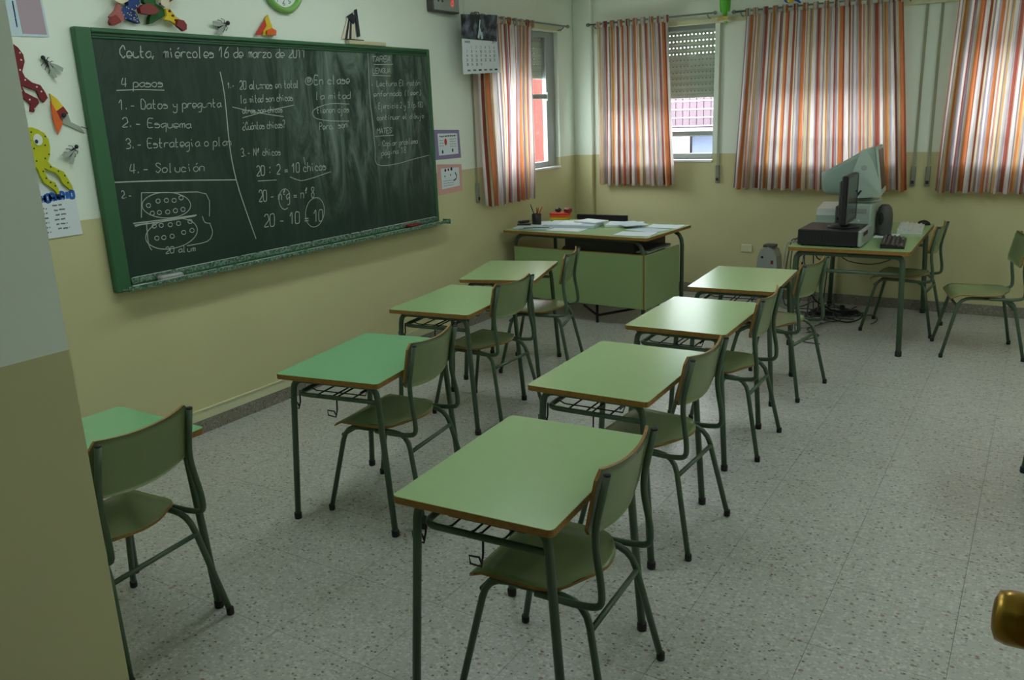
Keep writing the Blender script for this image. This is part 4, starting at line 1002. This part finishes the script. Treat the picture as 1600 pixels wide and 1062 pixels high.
for i, (k, a, b, L, lb) in enumerate((('pencilred', .5, .2, .16, 'red pen leaning right in the black pen pot'), ('orange', .35, -.4, .15, 'orange pen standing in the black pen pot'), ('black', -.45, .1, .18, 'thin black pen leaning left in the black pen pot'), ('ink', -.15, .5, .14, 'dark blue pen upright in the black pen pot'))):
    d = Vector((math.sin(a), math.sin(b)*.5, 1)).normalized(); s0 = Vector((px-.07-.012*math.copysign(1, a), py-.01*math.copysign(1, b), ZT+.016))
    tag(MB().tube([s0, s0+d*L*.86, s0+d*L], [.0042, .0042, .002], k, 8).build('pen'), lb, 'pen')
px, py = td_pt(.03, .33)
st = thing('stapler', 'black stapler lying left of the pen pot on the folder', 'stapler', (px+.03, py-.1, ZT+.0128), .4)
MB().box(-.06, .06, -.018, .018, 0, .014, 'darkplastic', .004).build('base', st); MB().box(-.055, .05, -.015, .015, .02, .042, 'darkplastic', .008).xf(Matrix.Rotation(-.08, 4, 'Y')).build('arm', st); MB().box(-.058, -.036, -.012, .012, .0145, .022, 'silver').build('hinge', st)
px, py = td_pt(.19, .62)
rb = thing('desk_tidy', 'rainbow striped box of small things behind the pen pot', 'box', (px, py, ZT), .2)
for i, k in enumerate(('leaf', 'yellow2', 'orange', 'pencilred')): MB().box(-.075-.004*i, .075+.004*i, -.05, .05, .021*i, .021*i+.0205, k, .003).build('band', rb)
tag(MB().ell((px-.02, py, ZT+.105), .03, .03, .021, 'darkplastic').build('tape_roll'), 'dark tape roll on top of the rainbow striped box', 'tape')
tag(MB().box(px+.05, px+.11, py-.03, py+.03, ZT+.0845, ZT+.125, 'red', .01).build('red_box'), 'small red box standing on the right of the rainbow striped box', 'box')
sheet('paper_sheet', 'creased white sheet at the left edge of the teacher\'s desk, under the stapler', 'paper', .13, .47, .21, .30, .5, ZT, .0022, 'paper')
sheet('paper_sheet', 'white sheet tilted on the rear papers of the teacher\'s desk', 'paper', .92, .56, .21, .29, .9, ZT+.0225, .002, 'paperblue')
sheet('exercise_book', 'thick white exercise book on the open notebook of the teacher\'s desk', 'notebook', .58, .50, .24, .18, -.2, ZT+.0283, .014, 'paper')
# folders lying on the drawer unit / panel ledge under the tabletop
px, py = td_pt(1.10, .13)
for i, k in enumerate(('silver', 'darkgrey')):
    o = sheet('plastic_folder', ('shiny plastic folder', 'dark folder')[i]+' tucked under the right of the teacher\'s desk top', 'folder', 1.255, .33+.03*i, .10, .42-.06*i, 0, .6005+.012*i, .011, k)
oc = thing('office_chair', "black office chair behind the teacher's desk, only its top rim in view", 'chair', (.40, 6.62, 0), .05)
MB().lathe([(.03, .06), (.028, .08), (.028, .42)], (0, 0, 0), 'black', 14).build('gas_column', oc)
m = MB()
for k in range(5):
    a = 2*PI*k/5+.3; m.tube([(0, 0, .085), (.25*math.cos(a), .25*math.sin(a), .06)], [.022, .014], 'black', 8)
m.build('star_base', oc)
for k in range(5):
    a = 2*PI*k/5+.3; MB().lathe([(.012, -.02), (.026, -.018), (.026, .018), (.012, .02)], (.25*math.cos(a), .25*math.sin(a), .0265), 'black', 12, 'x').build('castor', oc)
MB().box(-.23, .23, -.22, .22, .42, .49, 'darkplastic', .03).build('seat', oc)
MB().slab(rrect(-.26, .26, -.02, .02, .018), .50, .728, 'darkplastic').xf(Matrix.Translation((0, .235, 0))).build('backrest', oc)
MB().box(-.03, .03, .19, .212, .44, .62, 'black', .004).build('back_bracket', oc)
# grey heater standing by the far wall
t = thing('fan_heater', 'grey arch-shaped fan heater standing at the far wall beside the computer table', 'heater', (1.985, 6.86, 0))
prof = [(-.09, 0), (.09, 0), (.088, .34), (.078, .43), (.055, .49), (0, .515), (-.055, .49), (-.078, .43), (-.088, .34)]
m = MB(); n = len(prof); m.v = [(x, -.09, z) for x, z in prof]+[(x*.94, .09, z*.985) for x, z in prof]
m.face(range(n), 'silver'); m.face(range(2*n-1, n-1, -1), 'silver')
for i in range(n): j = (i+1) % n; m.face((j, i, n+i, n+j), 'silver')
m.build('body', t)
MB().lathe([(.011, -.094), (.009, -.0905)], (-.04, 0, .425), 'black', 12, 'y').build('knob', t)
MB().box(.035, .055, -.095, -.0905, .37, .40, 'red', .002).build('switch', t)
m = MB()
for k in range(9): m.box(-.06, .06, -.096, -.0905, .06+.03*k, .075+.03*k, 'darkgrey')
m.build('grille', t); MB().slab(rrect(-.05, .05, -.06, .06, .02), .505, .522, 'darkgrey').build('handle', t)

# ------------------------------------------------------------------ computer table
pc = thing('computer_table', 'green topped computer table with tube legs at the far wall', 'table', (2.445, 5.60, 0), .01)
MB().slab(rrect(0, .79, 0, 1.44, .02), .694, .7188, 'ply').slab(rrect(.001, .789, .001, 1.439, .02), .7188, .72, 'laminate').build('tabletop', pc)
for y, oy in ((.06, -.03), (1.38, .02)):
    for x, ox in ((.05, -.01), (.74, .025)):
        l = MB().tube([(.395, y, .675), (x, y, .675), (x+ox, y+oy, .012)], .0185, 'tube', 12, .05).build('leg', pc)
        MB().lathe([(.0205, 0), (.0215, .004), (.0215, .034), (.019, .038)], (x+ox, y+oy, 0), 'black', 12).build('foot_cap', l)
    MB().tube([(.05, y, .555), (.74, y, .555)], .0125, 'tube', 8).build('cross_rail', pc)
MB().tube([(.06, .06, .64), (.06, 1.38, .64)], .010, 'tube', 8).build('side_rail', pc)
TZ = .7203
t = thing('desktop_computer', 'flat black desktop computer under the thin monitor on the computer table', 'computer', (2.495, 5.665, TZ))
MB().box(0, .395, 0, .40, .008, .115, 'darkplastic', .006).build('case', t)
MB().box(.3955, .425, .003, .397, .006, .117, 'silver', .008).build('front_bezel', t)
MB().box(.4255, .428, .05, .20, .075, .10, 'black').build('disc_slot', t)
for x in (.03, .36):
    for y in (.03, .37): MB().lathe([(.012, 0), (.012, .0078)], (x, y, 0), 'black', 10).build('rubber_foot', t)
m = MB()
for k in range(12): m.box(.05+.022*k, .062+.022*k, -.0012, -.0002, .03, .09, 'black')
m.build('vents', t)
t = thing('flat_monitor', 'thin black monitor seen edge-on, standing on the black desktop computer', 'monitor', (2.79, 5.86, TZ+.1155), .01)
MB().lathe([(.105, 0), (.105, .010), (.05, .02), (.03, .022)], (-.03, 0, 0), 'darkplastic', 24).build('stand_base', t)
MB().box(-.06, -.025, -.035, .035, .0225, .13, 'darkplastic', .008).build('neck', t)
m = MB().box(-.024, .016, -.19, .19, .035, .365, 'darkplastic', .008).box(-.05, -.0245, -.13, .13, .07, .33, 'darkplastic', .012); m.build('housing', t)
MB().box(.0165, .0175, -.175, .175, .06, .35, 'slate').build('screen', t)
MB().box(.0165, .020, -.188, -.1755, .04, .36, 'darkgrey').box(.0165, .020, .1755, .188, .04, .36, 'darkgrey').box(.0165, .020, -.1755, .1755, .04, .0595, 'darkgrey').box(.0165, .020, -.1755, .1755, .3505, .36, 'darkgrey').build('bezel', t)
# tower lying on its narrow side, carries the tube monitor
t = thing('computer_tower', 'pale beige computer tower under the tube monitor', 'computer', (2.735, 6.11, TZ))
MB().box(0, .16, .012, .43, 0, .248, 'beige', .006).build('case', t)
MB().box(.006, .154, 0, .0118, .004, .244, 'beige', .004).build('front_panel', t)
MB().box(.03, .13, -.003, -.0002, .18, .215, 'silver').build('disc_drive', t); MB().lathe([(.008, -.004), (.007, -.0005)], (.08, 0, .13), 'white', 10, 'y').build('power_button', t)
t = thing('loudspeaker', 'narrow dark speaker in front left of the beige tower', 'speaker', (2.655, 6.075, TZ))
MB().box(0, .068, 0, .10, 0, .235, 'darkgrey', .008).build('case', t)
for z, r in ((.07, .026), (.15, .022)): MB().lathe([(r, -.001), (r*.9, -.004), (r*.3, -.0015)], (.034, 0, z), 'black', 16, 'y').build('cone', t)
t = thing('loudspeaker', 'rounded grey speaker right of the beige tower', 'speaker', (2.955, 6.33, TZ))
MB().lathe([(.040, 0), (.052, .01), (.058, .08), (.055, .16), (.045, .205), (.025, .226), (.004, .230)], (0, 0, 0), 'darkgrey', 20).build('case', t)
MB().ell((-.012, -.046, .12), .024, .014, .055, 'black').build('grille', t)
MB().lathe([(.053, -.005), (.054, .0)], (0, 0, .005), 'black', 20).build('base_ring', t)
t = thing('tube_monitor', 'bulky pale green grey tube monitor facing right, on the beige tower', 'monitor', (2.74, 6.29, TZ+.2485), .075)
m = MB().lathe([(.11, 0), (.115, .012), (.07, .02), (.065, .03)], (.06, 0, 0), 'beige', 24); m.build('swivel_base', t)
tilt = Matrix.Translation((0, 0, .03)) @ Matrix.Rotation(-.14, 4, 'Y')
sec = [(-.20, .10, .075, .215), (-.165, .115, .05, .225), (.02, .165, .02, .30), (.10, .185, .01, .335), (.185, .19, .005, .345)]
m = MB()
for x, hw, z0, z1 in sec: m.v += [(x, y, z) for y, z in rrect(-hw, hw, z0, z1, .03, 3)]
n = len(m.v)//len(sec)
m.face(range(n-1, -1, -1), 'beige2')
for i in range(len(sec)-1):
    for j in range(n): k = (j+1) % n; m.face((i*n+j, i*n+k, (i+1)*n+k, (i+1)*n+j), 'beige2', True)
m.face([(len(sec)-1)*n+j for j in range(n)], 'beige2')
m.xf(tilt).build('housing', t)
m = MB().slab([(x, y) for x, y in ((-.03, .012), (.20, -.004), (.195, .12), (.165, .25), (.125, .345), (.095, .34), (.03, .20))], 0, .008, 'beige')
m.xf(tilt @ Matrix(((1, 0, 0, 0), (0, 0, -1, -.191), (0, 1, 0, 0), (0, 0, 0, 1)))).build('side_cover', t)
MB().lathe([(.020, -.2025), (.017, -.2005), (.014, -.2005)], (.105, 0, .215), 'silver', 18, 'y').xf(tilt).build('round_badge', t)
MB().box(.1855, .205, -.195, .195, .0, .35, 'beige', .008).xf(tilt).build('bezel', t)
MB().box(.2055, .2075, -.165, .165, .045, .325, 'slate', .001).xf(tilt).build('screen', t)
MB().tube([(.04, -.20, .02), (.06, -.203, .045), (.075, -.203, .06)], .007, 'black', 6).xf(tilt).build('cable_clip', t)
t = thing('printer', 'low pale grey printer at the left rear of the computer table', 'printer', (2.46, 6.36, TZ), .05)
MB().slab([(-.0, 0), (.31, 0), (.31, .34), (0, .34)], 0, .13, 'beige').build('body', t)
m = MB().slab([(0, .13), (.34, .13), (.30, .20), (.02, .175)], 0, .305, 'white'); m.xf(Matrix(((0, 0, 1, .002), (1, 0, 0, 0), (0, 1, 0, .0005), (0, 0, 0, 1)))).build('lid', t)
MB().box(.04, .27, -.004, -.0003, .03, .06, 'darkgrey').build('paper_slot', t); MB().box(.05, .26, -.10, -.005, .02, .027, 'silver').build('paper_tray', t)
def keyboard(label, loc, rz, sx, sy, body, key):
    t = thing('keyboard', label, 'keyboard', loc, rz)
    m = MB().slab([(-sx/2, 0), (sx/2, 0), (sx/2, .014), (-sx/2, .030)], -sy/2, sy/2, body)
    m.xf(Matrix(((1, 0, 0, 0), (0, 0, -1, 0), (0, 1, 0, 0), (0, 0, 0, 1)))).build('base', t)
    proto = None
    for i in range(5):
        for j in range(15):
            if i == 4 and 4 <= j <= 8: continue
            if proto is None: proto = MB().box(-.0072, .0072, -.0125*sy/.44, .0125*sy/.44, 0, .008, key, .002).build('key', t); o = proto
            else: o = bpy.data.objects.new('key', proto.data); C.objects.link(o); o.parent = t
            x = -sx*.40+i*sx*.19; o.location = (x, -sy*.455+j*sy*.065, .0305-(x+sx/2)/sx*.016); o.rotation_euler = (0, .09, 0)
    return t
keyboard('black keyboard near the front right corner of the computer table', (3.085, 5.93, TZ), .10, .15, .44, 'darkplastic', 'darkgrey')
keyboard('white keyboard at the rear right of the computer table', (3.10, 6.66, TZ), .08, .17, .46, 'white', 'white')
t = thing('computer_mouse', 'black mouse beyond the white keyboard', 'mouse', (3.15, 6.975, TZ))
m = MB().ell((0, 0, .004), .05, .033, .032, 'black'); m.v = [(x, y, max(z, 0)) for x, y, z in m.v]; m.build('shell', t); MB().box(-.006, .006, -.008, .008, .030, .038, 'darkgrey', .003).build('wheel', t)
tag(MB().box(2.91, 3.06, 6.18, 6.40, TZ, TZ+.002, 'paper').build('paper_sheet'), 'white paper between the two keyboards on the computer table', 'paper')
# cables
rc = random.Random(4)
def cable(label, pts, r=.0045, k='black'):
    return tag(MB().tube(crom3(pts), r, k, 6).build('cable'), label, 'cable', 'cables of the computer table')
def crom3(P, n=4):
    o = []
    for i in range(len(P)-1):
        p0, p1, p2, p3 = P[max(i-1, 0)], P[i], P[i+1], P[min(i+2, len(P)-1)]
        for q in range(n):
            u = q/n; o.append(tuple(.5*(2*b+(c-a)*u+(2*a-5*b+4*c-d)*u*u+(3*b-a-3*c+d)*u**3) for a, b, c, d in zip(p0, p1, p2, p3)))
    return o+[P[-1]]
ORD = ['first', 'second', 'third', 'fourth', 'fifth', 'sixth', 'seventh', 'last']
for i in range(8):
    x = 2.405-.012*(i % 3); y = 5.72+.16*i; zl = rc.uniform(.25, .5)
    cable(ORD[i]+' from the front of the cables hanging along the left side of the computer table', [(2.50, y+.05, .726+.006*(i % 2)), (2.44, y+.02, .732), (x, y, .68), (x-.02, y+rc.uniform(-.05, .05), zl), (x+.03, y+.1, zl-.08), (x+.05, y+.12, .3), (x+.03+.02*(i % 2), y+.08, .006+.009*(i % 3)), (x+.15, y+.15, .006)], rc.choice((.004, .005, .0035)), rc.choice(('black', 'black', 'darkgrey', 'silver')))
for i in range(9):
    a = rc.uniform(0, 6); cx, cy = 2.55+rc.uniform(-.12, .1), 6.62+rc.uniform(-.12, .14); pts = []
    for q in range(9):
        a += rc.uniform(.5, 1.0); rr = rc.uniform(.08, .22); pts.append((cx+rr*math.cos(a), cy+rr*math.sin(a), .006+.011*((i+q) % 4)))
    cable('cable lying tangled on the floor under the computer table', pts, rc.choice((.004, .005)), rc.choice(('black', 'black', 'darkgrey')))
for i, pts in enumerate(([(2.45, 6.5, .01), (2.38, 6.3, .006), (2.46, 6.05, .006), (2.40, 5.85, .006), (2.5, 5.7, .006)], [(2.6, 6.4, .008), (2.5, 6.1, .006), (2.62, 5.95, .006), (2.55, 5.75, .006), (2.68, 5.72, .006)], [(2.7, 6.6, .01), (2.85, 6.75, .006), (2.92, 6.6, .006), (2.9, 6.45, .006)])):
    cable(('grey cable trailing forward along the left table legs on the floor', 'grey cable snaking forward to the front edge under the computer table', 'short grey cable curling right on the floor under the computer table')[i], pts, .0038, 'darkgrey')
cable('long dark cable drooping under the computer table between its legs', [(2.52, 6.86, .5), (2.62, 6.86, .42), (2.80, 6.87, .40), (2.95, 6.88, .45), (3.02, 6.89, .56), (3.04, 6.9, .68)], .004)
cable('thick black cable slanting from the table leg down to the power strip', [(2.47, 5.95, .55), (2.46, 6.05, .42), (2.50, 6.25, .22), (2.56, 6.5, .09), (2.60, 6.6, .05)], .007)
t = thing('power_strip', 'black power strip in the cable tangle on the floor', 'power strip', (2.60, 6.66, .0), .5)
MB().box(-.17, .17, -.028, .028, .0005, .042, 'black', .006).build('body', t)
for k in range(4): MB().lathe([(.020, .0425), (.018, .0445)], (-.12+.08*k, 0, 0), 'darkgrey', 12).build('socket', t)
for k in (0, 2): MB().box(-.14+.08*k, -.10+.08*k, -.02, .02, .045, .085, 'black', .008).build('plug', t)
